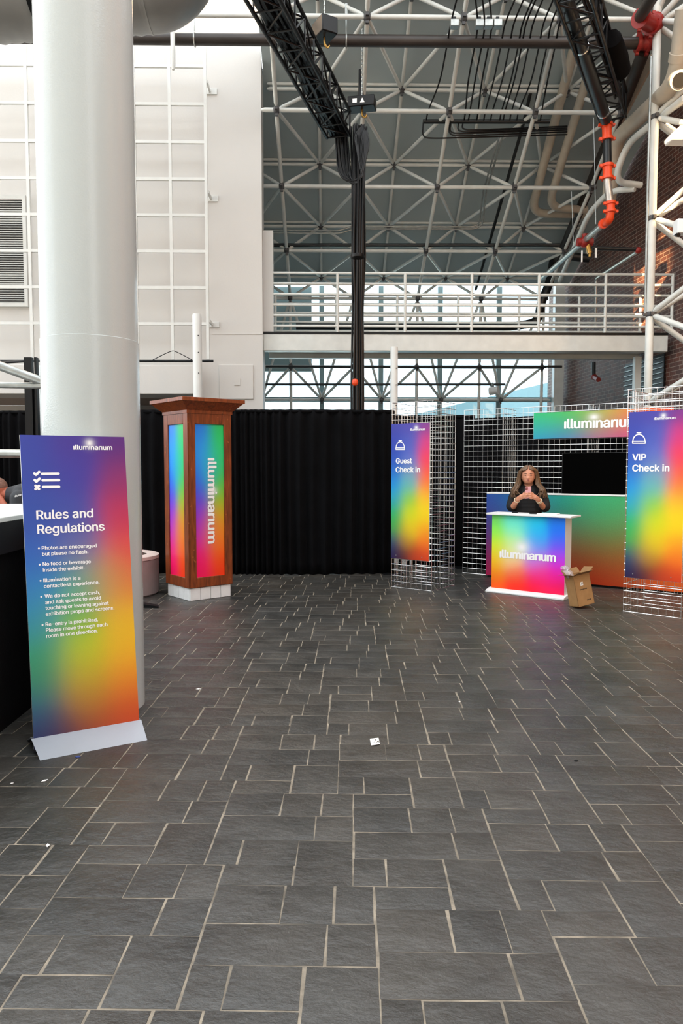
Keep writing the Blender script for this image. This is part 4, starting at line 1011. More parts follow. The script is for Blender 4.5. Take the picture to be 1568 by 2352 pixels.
mb = MB(); put_line(mb, 'ıllumınarıum', zz(440, 347), zz(674, 349), BL, sn, su, .022, .030, 1.0); mesh('logo_lettering', mb, 'printwhite', pnl)
_sk = 0
def stroke(mb, pts, r, n_):
    """A round-ended printed line of small thickness through points on a plane."""
    for a, b in zip(pts, pts[1:]):
        d = (b - a).normalized(); x = d.cross(n_).normalized()
        ring = [a - d * r * math.cos(t) * 1 + x * r * math.sin(t) for t in [math.pi / 2 - math.pi * k / 8 for k in range(9)]]
        ring += [b + d * r * math.cos(t) + x * r * math.sin(t) for t in [-math.pi / 2 + math.pi * k / 8 for k in range(9)]]
        global _sk; _sk = (_sk + 1) % 9; mb.add([p + n_ * (.0015 + .0002 * _sk) for p in ring], [tuple(range(18))])
mb = MB(); rp_ = lambda x, y: Q(*zz(x, y), BL, sn)
for (y, w0, w1) in ((492, 252, 350), (531, 256, 353), (571, 258, 354)): stroke(mb, [rp_(w0, y), rp_(w1, y - 1)], .0075, sn)
stroke(mb, [rp_(206, 490), rp_(215, 498), rp_(234, 481)], .0075, sn); stroke(mb, [rp_(208, 530), rp_(217, 539), rp_(236, 522)], .0075, sn)
stroke(mb, [rp_(213, 564), rp_(233, 583)], .0075, sn); stroke(mb, [rp_(213, 583), rp_(233, 564)], .0075, sn); mesh('checklist_icon', mb, 'printwhite', pnl)
# folded foot: a tent of two plates, the board standing in the fold
f0, f1 = G(92, 1747), G(338, 1700); t0 = Q(79, 1696, BL + sn * .012, sn); t1 = t0 + sd * (SW + .02)
zr_ = .062
t0 = BL - sd * .012 + su * zr_ + sn * .004; t1 = BL + sd * (SW + .012) + su * zr_ + sn * .004
e0 = f0.copy(); e1 = e0 + sd * (f1 - f0).length
bk = -nb_ * .19 * 0
mb = MB(); th = .008
mb.add([e0, e1, t1, t0, e0 - nb_ * th, e1 - nb_ * th, t1 - nb_ * th, t0 - nb_ * th], [(0, 1, 2, 3), (7, 6, 5, 4), (0, 4, 5, 1), (1, 5, 6, 2), (2, 6, 7, 3), (3, 7, 4, 0)])
mesh('front_foot', mb, 'greyplate', rs, smooth=False)
g0 = t0 - sn * .03; g1 = t1 - sn * .03; h0 = V3(g0.x, g0.y) - nb_ * .14; h1 = V3(g1.x, g1.y) - nb_ * .14
mb = MB(); mb.add([g0, g1, h1, h0, g0 - nb_ * th, g1 - nb_ * th, h1 - nb_ * th, h0 - nb_ * th], [(0, 1, 2, 3), (7, 6, 5, 4), (0, 4, 5, 1), (1, 5, 6, 2), (2, 6, 7, 3), (3, 7, 4, 0)])
mesh('rear_foot', mb, 'greyplate', rs, smooth=False)

# ================================================================== GRID WALLS
GW_, GH_ = .61, 2.44
def grid_geo(w, h, r=.0022, rr=.0036):
    mb = MB(); n = int(round(w / .0762)); m = int(round(h / .0762))
    for i in range(n + 1): mb.tube([(w * i / n, 0, 0), (w * i / n, 0, h)], rr if i in (0, n) else r, 5)
    for j in range(m + 1): mb.tube([(0, -.005, h * j / m), (w, -.005, h * j / m)], .0042, 6)
    return mb
_g = {}
def grid(par, o, d, w=GW_, h=GH_):
    k = (w, h)
    if k not in _g: 
        b = grid_geo(w, h); me = bpy.data.meshes.new('grid_panel'); me.from_pydata(b.v, [], b.f); me.update(); me.materials.append(M_['wire']); _g[k] = me
    ob = bpy.data.objects.new('grid_panel', _g[k]); COL.objects.link(ob); ob.parent = par
    ob.location = Vector(o) - par.location; ob.rotation_euler = (0, 0, math.atan2(d.y, d.x)); return ob
def tower(a, b, label, back):
    d = (b - a).normalized(); n_ = V3(-d.y, d.x); t = thing('grid_tower', label, 'display stand', (a + b) / 2, 'wire grid towers')
    grid(t, a, d); grid(t, b, n_ * 1.0); grid(t, b + n_ * GW_, -d); grid(t, a + n_ * GW_, -n_); return d, n_, t
ga, gb = G(899, 1347), G(986, 1357); gb = ga + (gb - ga).normalized() * GW_
gd, gn, _t = tower(ga, gb, 'four-sided chrome wire grid tower carrying the guest check-in sign', 0)
va, vb = G(1431, 1403), G(1562, 1420); vb = va + (vb - va).normalized() * GW_
vd, vn, _t = tower(va, vb, 'four-sided chrome wire grid tower carrying the VIP check-in sign', 0)
gw = thing('grid_wall', 'long chrome wire grid wall behind the check-in booth', 'display stand', (3.3, 10.2, 0))
bd = V3(.81, -.586).normalized(); bn = V3(-bd.y, bd.x)          # bn points away from the viewer
gs = V3(2.03, 11.10)
for k in range(6): grid(gw, gs + bd * (GW_ * k), bd)
for k in (1, 3): grid(gw, gs + bd * (GW_ * k + .01) + bn * .004, bn, .46, GH_)

grad_sign = [(.05, .98, '#3a3f9c'), (.5, .98, '#4a3c9c'), (.95, .98, '#7a2c86'), (.05, .86, '#3348a8'), (.5, .87, '#4a5cb0'), (.95, .86, '#c8307c'), (.05, .74, '#2a55b0'), (.45, .74, '#5a6cb8'), (.95, .74, '#dc3a5c'),
             (.05, .64, '#1a70c0'), (.5, .64, '#7a94b4'), (.95, .62, '#e4603c'), (.06, .55, '#0a94d4'), (.45, .56, '#66b4b0'), (.95, .52, '#e8923a'), (.08, .45, '#2aa4b8'), (.45, .45, '#8ac444'), (.9, .43, '#ecc41c'),
             (.1, .34, '#2cb070'), (.5, .34, '#c8d018'), (.9, .33, '#f0cc10'), (.1, .23, '#4aa854'), (.5, .23, '#dcc41c'), (.92, .22, '#f0a020'), (.06, .13, '#24507c'), (.4, .14, '#b88c34'), (.92, .13, '#e87a24'),
             (.04, .04, '#1a1a54'), (.32, .03, '#4a1c34'), (.65, .03, '#b44420'), (.95, .03, '#c8401c')]
def check_sign(label, a, d, n_, px, lines, logo, glow, bell, cat='sign'):
    """A printed board hung on the front of a tower. px: corners TL TR BR BL on the photograph."""
    o = a + d * 0 - n_ * .012; fn = -n_
    TL, TR, BR, BL_ = (Q(x, y, o, n_) for x, y in px)
    zt_, zb3 = (TL.z + TR.z) / 2, (BR.z + BL_.z) / 2; w = min(.60, (BR - BL_).dot(d)); BLc = V3(BL_.x, BL_.y, zb3)
    t = thing('check_in_sign', label, cat, BLc + d * w / 2)
    h = zt_ - zb3; mb = MB(); mb.box(BLc + d * w / 2 + Z * h / 2 - fn * .004, (w, .010, h), (d, fn, Z))
    g = Q(*glow, o, n_) - BLc
    p = mesh('printed_board', mb, [print_mat('check_in_print', grad_sign, vs=3.0, sigma=.17, glow=(g.dot(d) / w, g.z / h, .06, .018)), 'boardwhite'], t)
    mk_uv(p, BLc, d, Z, w, h, fn); ff = o + fn * .002
    for (s, p0, p1) in lines:
        mb = MB(); put_line(mb, s, p0, p1, ff, fn, Z, .028); mesh('heading_lettering', mb, 'printwhite', p)
    mb = MB(); put_line(mb, 'ıllumınarıum', logo[0], logo[1], ff, fn, Z, .022, .030, 1.0); mesh('logo_lettering', mb, 'printwhite', p)
    bx, by, bw, bh = bell; P_ = lambda u, v: Q(bx + (u - .5) * bw, by - v * bh, ff, fn)
    mb = MB(); r = .0062
    stroke(mb, [P_(.03, .05), P_(.97, .05)], r, fn); stroke(mb, [P_(.03, .22), P_(.97, .22)], r, fn); stroke(mb, [P_(.03, .05), P_(.03, .22)], r, fn); stroke(mb, [P_(.97, .05), P_(.97, .22)], r, fn)
    stroke(mb, [P_(.5 + .45 * math.cos(k * math.pi / 12), .24 + .60 * math.sin(k * math.pi / 12)) for k in range(13)], r, fn)
    stroke(mb, [P_(.5, .84), P_(.5, .97)], r, fn); stroke(mb, [P_(.36, .98), P_(.64, .98)], r, fn); mesh('bell_icon', mb, 'printwhite', p)
    mb = MB()
    for u in (.14, .82):
        for v in (.025,): mb.tube([BLc + d * w * u + Z * h * v + fn * .001, BLc + d * w * u + Z * h * v + fn * .006], .006, 8)
    mesh('fixing_cap', mb, 'steel', p)
check_sign('tall rainbow Guest Check in sign hung on the left wire grid tower', ga, gd, gn, ((899.6, 973.4), (988, 971.3), (984.7, 1289.9), (897.6, 1281)),
           (('Guest', (908.8, 1064.4), (946, 1064)), ('Check in', (908.4, 1084.6), (964.7, 1084.6))), ((941.6, 989.6), (976.3, 988.6)), (955.7, 982.5), (919, 1033.5, 21, 22))
check_sign('tall rainbow VIP Check in sign hung on the right wire grid tower', va, vd, vn, ((1440.5, 948), (1571, 940), (1564.3, 1336), (1435.2, 1327.6)),
           (('VIP', (1451.4, 1057.4), (1483.8, 1057.4)), ('Check in', (1451.4, 1082.4), (1536.9, 1082.2))), ((1501.2, 964.6), (1552.4, 962.2)), (1523, 954.5), (1467, 1019.5, 31, 26))

# header sign, screen and back counter on the grid wall
ho = gs - bn * .03
p0 = Q(1225, 1008, ho, bn); ht = Q(1225, 949, ho, bn).z; hw = (Q(1545, 985, ho, bn) - Q(1225, 985, ho, bn)).dot(bd)
hd = thing('header_sign', 'wide rainbow header sign with white logo hung high on the wire grid wall', 'sign', p0 + bd * hw / 2)
hh = ht - p0.z
grad_head = [(.02, .9, '#1fb45c'), (.25, .9, '#3cb83c'), (.46, .9, '#7cb42c'), (.62, .9, '#c8a020'), (.8, .9, '#dc6a20'), (1, .9, '#d8501c'), (.02, .5, '#14b08c'), (.25, .5, '#30a868'), (.5, .55, '#9a9a70'), (.7, .5, '#c45a5c'), (1, .5, '#d8441c'),
             (.02, .1, '#1888c8'), (.25, .1, '#4458c0'), (.5, .1, '#9a3c90'), (.7, .1, '#b8308c'), (1, .1, '#d83a2c')]
mb = MB(); mb.box(p0 + bd * hw / 2 + Z * hh / 2, (hw, .012, hh), (bd, bn, Z))
g = Q(1364, 958, ho, bn) - p0
hp = mesh('printed_board', mb, [print_mat('header_print', grad_head, vs=.28, sigma=.12, glow=(g.dot(bd) / hw, g.z / hh, .05, .16)), 'boardwhite'], hd); mk_uv(hp, p0, bd, Z, hw, hh, -bn)
mb = MB(); fo = ho - bn * .007; q0, q1 = Q(1295, 984.5, fo, bn), Q(1466, 978, fo, bn); q1.z = q0.z; put_text(mb, 'ıllumınarıum', q0, q1, Z, -bn, .03, .98, None, .001); mesh('logo_lettering', mb, 'printwhite', hp)
to = gs - bn * .05; a, b = Q(1290, 1135, to, bn), Q(1290, 1040, to, bn); tvw = 1.22
tv = thing('television', 'large black switched-off screen mounted on the wire grid wall above the back counter', 'screen', a + bd * tvw / 2)
th_ = b.z - a.z; mb = MB(); mb.box(a + bd * tvw / 2 + Z * th_ / 2, (tvw, .05, th_), (bd, bn, Z)); mesh('housing', mb, 'black', tv, bevel=.004)
mb = MB(); mb.box(a + bd * tvw / 2 + Z * th_ / 2 - bn * .026, (tvw - .02, .004, th_ - .02), (bd, bn, Z)); mesh('screen', mb, 'screen', tv)
bo = V3(2.284, 10.656); bcw = 2.75; bcd = .16
zc = Q(1300, 1138, bo, bn).z
bc = thing('back_counter', 'wide low rainbow back counter standing in front of the wire grid wall', 'counter', bo + bd * bcw / 2 + bn * bcd / 2)
grad_bc = [(.02, .95, '#2c56a8'), (.15, .95, '#1c7cb8'), (.30, .95, '#1c9cb0'), (.45, .95, '#28ac90'), (.65, .95, '#34b07c'), (1, .95, '#a0a834'), (.02, .7, '#3a3c98'), (.15, .7, '#2c78a0'), (.32, .7, '#3a9a88'), (.5, .7, '#3ca478'), (.68, .7, '#40a868'), (1, .7, '#c0902c'),
           (.02, .4, '#6c2a78'), (.15, .4, '#6c4a68'), (.32, .42, '#6a5040'), (.5, .45, '#5c7840'), (.68, .45, '#5c8440'), (.85, .4, '#b8702c'), (1, .4, '#d07020'), (.02, .08, '#c4004c'), (.2, .22, '#a81c34'), (.35, .22, '#b41810'), (.5, .24, '#b4200c'), (.2, .05, '#c00424'), (.4, .05, '#b80a08'), (.6, .06, '#c40e04'), (.68, .22, '#b4300c'), (.8, .1, '#d8501a'), (1, .1, '#e0601a')]
mb = MB(); mb.box(bo + bd * bcw / 2 + bn * bcd / 2 + Z * (.03 + (zc - .03) / 2), (bcw, bcd, zc - .03), (bd, bn, Z))
p = mesh('printed_front', mb, [print_mat('back_counter_print', grad_bc, vs=.36, sigma=.095), 'boardwhite'], bc); mk_uv(p, bo, bd, Z, bcw, zc, -bn)
mb = MB(); mb.box(bo + bd * bcw / 2 + bn * (bcd / 2 + .02) + Z * (zc + .011), (bcw, bcd + .05, .02), (bd, bn, Z)); mesh('worktop', mb, 'boardwhite', bc, bevel=.003)
mb = MB(); mb.box(bo + bd * bcw / 2 + bn * bcd / 2 + Z * .015, (bcw - .04, bcd - .03, .03), (bd, bn, Z)); mesh('base', mb, 'black', bc)

# ================================================================== FRONT COUNTER
ka, kb = G(1128, 1357), G(1295, 1376); kd = (kb - ka).normalized(); kn = V3(-kd.y, kd.x); kw = (kb - ka).length
kz0 = .045; kz = Q(1129, 1182, ka, kn).z; kdp = .20
ct = thing('promotion_counter', 'bright rainbow promotion counter with white top in front of the woman', 'counter', ka + kd * kw / 2 + kn * kdp / 2)
grad_k = [(.02, .96, '#7ee070'), (.3, .97, '#6ce8d8'), (.55, .97, '#08c8f8'), (.95, .96, '#0c84f4'), (.02, .78, '#8ee858'), (.35, .8, '#88e8c0'), (.6, .78, '#10b4f8'), (.95, .8, '#1a78f4'), (.03, .6, '#d0e030'), (.3, .62, '#c4e488'), (.6, .62, '#5c94e8'), (.95, .62, '#6a5ce8'),
          (.03, .42, '#fcc010'), (.3, .45, '#f0d0a0'), (.6, .45, '#c080d8'), (.95, .45, '#c43cd8'), (.03, .25, '#fc8c10'), (.35, .28, '#fc6840'), (.65, .28, '#f8288c'), (.95, .28, '#fc0c94'), (.03, .06, '#fc5410'), (.35, .08, '#fc2018'), (.6, .12, '#fc0430'), (.95, .08, '#fc0850')]
mb = MB(); mb.box(ka + kd * kw / 2 + kn * kdp / 2 + Z * ((kz + kz0) / 2), (kw, kdp, kz - kz0), (kd, kn, Z))
g = Q(1197.8, 1257, ka, kn) - ka
p = mesh('printed_front', mb, [print_mat('counter_print', grad_k, vs=1.0, sigma=.105, glow=(g.dot(kd) / kw, g.z / kz, .14, .12), grain=.03), 'boardwhite'], ct); mk_uv(p, ka, kd, Z, kw, kz, -kn)
mb = MB(); fo = ka - kn * .002; put_text(mb, 'ıllumınarıum', Q(1147, 1280, fo, kn), Q(1276.5, 1290.5, fo, kn), Z, -kn, .036, .96, .104, .002); mesh('logo_lettering', mb, 'printwhite', p)
mb = MB(); c = ka + kd * (kw / 2 + .02) + kn * (kdp / 2 - .005); mb.box(c + Z * (kz + .014), (kw + .15, kdp + .12, .026), (kd, kn, Z)); mesh('worktop', mb, 'boardwhite', ct, bevel=.005)
mb = MB(); e0 = ka - kd * .035 - kn * .105; L = kw + .07
pr_ = [V3(0, 0, 0), V3(0, .105 + kdp + .06, 0), V3(0, .105 + kdp + .03, kz0), V3(0, .095, kz0), V3(0, 0, .02)]
mb.prism([e0 + kn * q.y + Z * q.z for q in pr_], kd * L); mesh('foot_plate', mb, 'boardwhite', ct, bevel=.004)
zk = kz + .028
def on_top(px, w, dpt, hgt, mt, name, label, cat, rot=0.0, off=.1):
    q = Q(px, 1180, ka + kn * off, kn); q.z = zk; X = kd * math.cos(rot) + kn * math.sin(rot); Y = -kd * math.sin(rot) + kn * math.cos(rot)
    mb = MB(); mb.box(q + Z * (hgt / 2 + .0005), (w, dpt, hgt), (X, Y, Z)); return solo(name, mb, mt, label, cat, bevel=.002)
on_top(1262, .21, .15, .012, 'paper', 'leaflet_stack', 'small white stack of leaflets on the right of the promotion counter', 'leaflets', .12, .12)
on_top(1224, .085, .045, .012, 'black', 'card_reader', 'small flat black card holder on the promotion counter by the leaflets', 'card holder', .1, .05)
on_top(1182, .075, .06, .018, 'navy', 'tape_roll', 'small dark item on the promotion counter before the woman', 'office item', .4, .13)

# cardboard box with open flaps, tilted against the counter
tl = R(11); Lc = G(1308, 1393); bw, bdp, bh = .22, .165, .355
cD = V3(Lc.x, Lc.y).normalized(); cR = V3(cD.y, -cD.x)                # away from the viewer, picture right
tilt = lambda v: V3(0, 0, 0) + cD * v.dot(cD) + cR * (v.dot(cR) * math.cos(tl) - v.z * math.sin(tl)) + Z * (v.dot(cR) * math.sin(tl) + v.z * math.cos(tl))
bR = tilt(cR * .80 + cD * .60); bL_ = tilt(cR * -.60 + cD * .80); bu = tilt(Z)
bx_, dn = bR, bL_; bxo = Lc - dn * bdp + Z * .003; bxo.z = max(bxo.z, .003 - (dn * bdp).z)
bt = thing('cardboard_box', 'open brown cardboard box leaning against the right end of the rainbow counter', 'box', V3(Lc.x + .08, Lc.y, 0))
mb = MB(); th = .005
for (o, s) in ((bx_ * bw / 2 + dn * th / 2, (bw, th, bh)), (bx_ * bw / 2 + dn * (bdp - th / 2), (bw, th, bh)), (bx_ * th / 2 + dn * bdp / 2, (th, bdp, bh)), (bx_ * (bw - th / 2) + dn * bdp / 2, (th, bdp, bh))):
    mb.box(bxo + o + bu * bh / 2, s, (bx_, dn, bu))
mb.box(bxo + bx_ * bw / 2 + dn * bdp / 2 + bu * .004, (bw, bdp, .006), (bx_, dn, bu)); mesh('carton', mb, 'cardboard', bt)
def flap(a, b, out, L, nm_='flap'):
    mb = MB(); n = (b - a).cross(out).normalized() * .004
    mb.add([a, b, b + out * L, a + out * L, a + n, b + n, b + out * L + n, a + out * L + n], [(0, 1, 2, 3), (7, 6, 5, 4), (0, 4, 5, 1), (1, 5, 6, 2), (2, 6, 7, 3), (3, 7, 4, 0)]); mesh(nm_, mb, 'cardboard2', bt, smooth=False)
tp = bxo + bu * bh
flap(tp, tp + bx_ * bw, (-dn * .75 + bu * .35).normalized(), .075)
flap(tp, tp + dn * bdp, (-bx_ * .9 + bu * .25).normalized(), .085)
flap(tp + bx_ * bw, tp + bx_ * bw + dn * bdp, (bx_ * .75 + bu * .6).normalized(), .085)
flap(tp + dn * bdp, tp + dn * bdp + bx_ * bw, (dn * .6 + bu * .75).normalized(), .075)
mb = MB(); mb.box(bxo + bx_ * bw * .42 + bu * bh * .70 - dn * .001, (.036, .002, .04), (bx_, dn, bu)); mesh('shipping_label', mb, 'paper', bt)
mb = MB()
for k in range(3): mb.box(bxo + bx_ * (bw * .42 - .008 + .009 * k) + bu * (bh * .70 + (.006 if k % 2 else -.004)) - dn * .0025, (.006, .001, .012), (bx_, dn, bu))
for (y, x0, w) in ((.52, .28, .47), (.16, .60, .27)):
    for k in range(int(w * bw / .014)): mb.box(bxo + bx_ * (x0 * bw + k * .014) + bu * (bh * y) - dn * .001, (.009, .001, .010 if k % 3 else .014), (bx_, dn, bu))
mesh('printed_marks', mb, 'ink', bt)
fm = MB(); rnd = random.Random(9); c = tp + bx_ * .03 + dn * .10
for k in range(4):
    pts = []; n = 7
    for i in range(n):
        for j in range(n):
            u, v = i / (n - 1) - .5, j / (n - 1) - .5
            pts.append(c + bx_ * (u * .07 - .03 - v * .06 + rnd.uniform(-.010, .010)) + bu * (v * .15 + .045 + rnd.uniform(-.010, .010)) + dn * (rnd.uniform(-.02, .02) + .014 * (k - 2)))
    fm.add(pts, [(i * n + j, (i + 1) * n + j, (i + 1) * n + j + 1, i * n + j + 1) for i in range(n - 1) for j in range(n - 1)])
solo('plastic_wrap', fm, 'film', 'crumpled clear plastic wrap sticking out of the cardboard box', 'plastic wrap')

# clutter seen behind the left tower
mb = MB(); q = G(933, 1320) + V3(0, 1.15, 0); mb.box(q + Z * .1, (.40, .3, .2)); solo('white_crate', mb, 'white', 'white crate on the floor behind the left wire grid tower', 'crate', bevel=.02)
mb = MB(); q = G(1000, 1304) + V3(0, .35, 0); mb.box(q + Z * .02, (.34, .08, .04)); solo('yellow_strip', mb, 'yellow', 'low yellow strip on the floor behind the left wire grid tower', 'strip')
# ================================================================== LEFT EDGE: BAR COUNTER, FRAME TUBES, PLANTER
bar = thing('bar_counter', 'high dark bar counter with a white top at the left edge', 'counter', (-2.7, 5.0, 0))
zt3 = 1.30; xf = -1.93
mb = MB(); mb.prism([V3(-3.9, 3.2, zt3 - .03), V3(xf, 3.2, zt3 - .03), V3(xf, 6.05, zt3 - .03), V3(-3.9, 6.05, zt3 - .03)], Z * .03); mesh('worktop', mb, 'white', bar, bevel=.004)
mb = MB(); mb.prism([V3(-3.9, 3.2, 1.08), V3(xf - .01, 3.2, 1.08), V3(xf - .01, 6.02, 1.08), V3(-3.9, 6.02, 1.08)], Z * (zt3 - .03 - 1.08)); mesh('fascia', mb, 'navy', bar)
mb = MB(); mb.prism([V3(-3.9, 3.2, 0), V3(xf - .05, 3.2, 0), V3(xf - .05, 5.95, 0), V3(-3.9, 5.95, 0)], Z * 1.08); mesh('skirt', mb, 'drape', bar)
tf = thing('tube_frame', 'grey steel tube frame with a slanting brace left of the column', 'frame', (-3.2, 6.9, 0))
mb = MB(); mb.tube([T(-120, 882, 6.6), T(96, 886, 6.6)], .028, 14); mesh('upper_tube', mb, 'steel', tf)
mb = MB(); mb.tube([T(-120, 796, 6.3), T(96, 876, 6.6)], .040, 14); mesh('slanting_brace', mb, 'steel', tf)
mb = MB(); mb.tube([T(-120, 1041, 6.6), T(96, 1043, 6.6)], .040, 14); mesh('lower_tube', mb, 'steel', tf)
q = T(100, 900, 6.62)
mb = MB(); mb.tube([V3(q.x, q.y, 0), V3(q.x, q.y, 2.5)], .035, 12); mb.box(V3(q.x, q.y, .01), (.3, .3, .02)); mesh('upright', mb, 'steel', tf)
bp_ = thing('black_post', 'flat black upright post behind the grey tube frame left of the column', 'post', (T(73, 900, 7.4).x, T(73, 900, 7.4).y, 0))
q = T(70, 900, 7.4); zq = T(70, 822, 7.4).z; mb = MB(); mb.box(V3(q.x - .01, q.y, zq / 2), (.075, .06, zq)); mb.box(V3(q.x + .065, q.y, zq / 2), (.022, .06, zq)); mb.box(V3(q.x + .03, q.y + .02, (zq - .25) / 2), (.08, .02, zq - .25)); mesh('upright', mb, 'black', bp_)
mb = MB(); mb.box(V3(q.x, q.y, .012), (.4, .4, .024)); mesh('base_plate', mb, 'black', bp_)
mb = MB(); mb.tube([T(-80, 838, 7.3), T(72, 829, 7.4)], .012, 8); mesh('top_cable', mb, 'cable', bp_)
# planter with soil behind the column
pq = V3(-2.72, 9.35); pr2 = .56
plt = thing('round_planter', 'round concrete planter of dark soil between the column and the wooden pillar', 'planter', pq)
mb = MB(); mb.lathe(pq, [(pr2 - .02, 0), (pr2, .02), (pr2, .44), (pr2 - .01, .45)], 48); mesh('tub', mb, 'concrete', plt)
mb = MB(); n = 48; pf = [(pr2 + .005, .45), (pr2 + .005, .49), (pr2 - .02, .50), (pr2 - .14, .50), (pr2 - .15, .47)]
vs = []; fs = []
for (r, z) in pf:
    for k in range(n): a = 2 * math.pi * k / n; vs.append(pq + V3(r * math.cos(a), r * math.sin(a), z))
for i in range(len(pf) - 1):
    for k in range(n): fs.append((i * n + k, i * n + (k + 1) % n, (i + 1) * n + (k + 1) % n, (i + 1) * n + k))
mb.add(vs, fs); mesh('rim', mb, 'planterrim', plt)
mb = MB(); vs = [pq + Z * .48]; rnd = random.Random(4); fs = []
for i in range(1, 8):
    for k in range(30): a = 2 * math.pi * k / 30; r = (pr2 - .145) * i / 7; vs.append(pq + V3(r * math.cos(a), r * math.sin(a), .475 + rnd.uniform(-.012, .018)))
for k in range(30): fs.append((0, 1 + k, 1 + (k + 1) % 30))
for i in range(6):
    for k in range(30): fs.append((1 + i * 30 + k, 1 + (i + 1) * 30 + k, 1 + (i + 1) * 30 + (k + 1) % 30, 1 + i * 30 + (k + 1) % 30))
mb.add(vs, fs); mesh('soil', mb, 'soil', plt)
a = G(364, 1397); mb = MB(); mb.prism([V3(a.x, a.y, 0), V3(a.x - .02, a.y + .10, 0), V3(a.x - .65, a.y + .28, 0), V3(a.x - .65, a.y + .10, 0)], Z * .02)
mb.v[4].z = mb.v[5].z = .02; mb.v[6].z = mb.v[7].z = .10
solo('stand_foot', mb, 'black', 'black pointed metal foot on the floor beside the round planter', 'foot')

# ================================================================== SMALL THINGS ON THE FLOOR
c = [G(849, 1699), G(869, 1696.5), G(872, 1711), G(852, 1714)]
mb = MB(); mb.prism([Vector((q.x, q.y, .004)) for q in c], Z * .0015); pp = thing('paper_scrap', 'square scrap of white printed paper on the floor in the middle', 'paper', (c[0] + c[2]) / 2)
sh = mesh('sheet', mb, 'paper', pp)
mb = MB(); cc_ = (c[0] + c[1] + c[2] + c[3]) / 4; X = (c[1] - c[0]).normalized(); Y = X.cross(Z) * -1
for (u, v, s) in ((.012, .02, .008), (.016, -.01, .010), (.002, -.02, .007), (-.012, -.018, .005), (.0, .004, .005)):
    mb.box(cc_ + X * u + Y * v + Z * .0060, (s, s * 1.6, .0006), (X, Y, Z))
mesh('printed_marks', mb, 'ink', sh)
for (x, y, s, lab) in ((102, 1795, .02, 'tiny white paper shred on the floor near the bottom of the rules sign foot'), (27, 1801, .010, 'tiny white crumb on the floor at the left edge'), (110, 1944, .018, 'small white paper bit on the floor at the lower left'), (455, 1584, .022, 'small pale paper bit on the floor right of the column'), (1055, 1613, .016, 'tiny white paper bit on the floor right of the middle')):
    q = G(x, y); a = random.uniform(0, 3); X = V3(math.cos(a), math.sin(a)); Y = V3(-X.y, X.x)
    mb = MB(); mb.prism([q + X * s + Z * .003, q + Y * s * .45 + Z * .004, q - X * s * .8 + Y * s * .2 + Z * .003, q - Y * s * .4 + Z * .003], Z * .002); solo('paper_bit', mb, 'paper', lab, 'litter', 'white paper bits on the floor')
q = G(178, 1741); mb = MB(); mb.prism([q + V3(-.014, 0, .003), q + V3(.0, -.008, .004), q + V3(.016, .002, .003), q + V3(.002, .012, .006)], Z * .004); solo('blue_scrap', mb, 'blueplastic', 'tiny blue scrap on the floor in front of the rules sign foot', 'litter')
q = G(1322, 1749); mb = MB(); mb.prism([q + V3(-.01, 0, .003), q + V3(0, -.006, .003), q + V3(.014, .001, .003), q + V3(0, .008, .004)], Z * .003); solo('dark_scrap', mb, 'cable', 'tiny black scrap on the floor at the right', 'litter')
#--PART4--
# ================================================================== PEOPLE
def blob(name, prims, mat, par, xf, voxel=.006, smooth=6):
    """One continuous skin: overlapping balls along the limbs, fused by a voxel remesh and smoothed."""
    mb = MB()
    for p in prims:
        if p[0] == 'E':
            _, c, r, tilt = p; b = MB(); b.ball((0, 0, 0), r, 20, 14); m = Matrix.Rotation(tilt, 3, 'X')
            mb.add([Vector(c) + m @ v for v in b.v], b.f)
        else:
            pts = p
            for a, b in zip(pts, pts[1:]):
                A, B = Vector(a[:3]), Vector(b[:3]); n = max(2, int((B - A).length / (.33 * min(a[3], b[3]))))
                for k in range(n + 1):
                    t = k / n; r = a[3] + (b[3] - a[3]) * t
                    rr = (r * (a[4] if len(a) > 4 else 1), r * (a[5] if len(a) > 5 else 1), r)
                    mb.ball(A.lerp(B, t), rr, 12, 8)
    me = bpy.data.meshes.new(name); me.from_pydata(mb.v, [], mb.f); me.update()
    ob = bpy.data.objects.new(name, me); COL.objects.link(ob)
    m = ob.modifiers.new('fuse', 'REMESH'); m.mode = 'VOXEL'; m.voxel_size = voxel
    m = ob.modifiers.new('soften', 'SMOOTH'); m.iterations = smooth; m.factor = .5
    dg = bpy.context.evaluated_depsgraph_get(); dg.update()
    m2 = bpy.data.meshes.new_from_object(ob.evaluated_get(dg)); bpy.data.objects.remove(ob); bpy.data.meshes.remove(me)
    m2.name = name; inv = MAT[par.name].inverted(); m2.transform(inv @ xf)
    m2.polygons.foreach_set('use_smooth', [True] * len(m2.polygons)); m2.update()
    m2.materials.clear()
    o = link(name, m2, mat, par); MAT[o.name] = MAT[par.name].copy(); return o
def pmesh(name, mb, mat, par, xf, **k):
    b = MB(); b.v = [xf @ v for v in mb.v]; b.f = mb.f; return mesh(name, b, mat, par, **k)

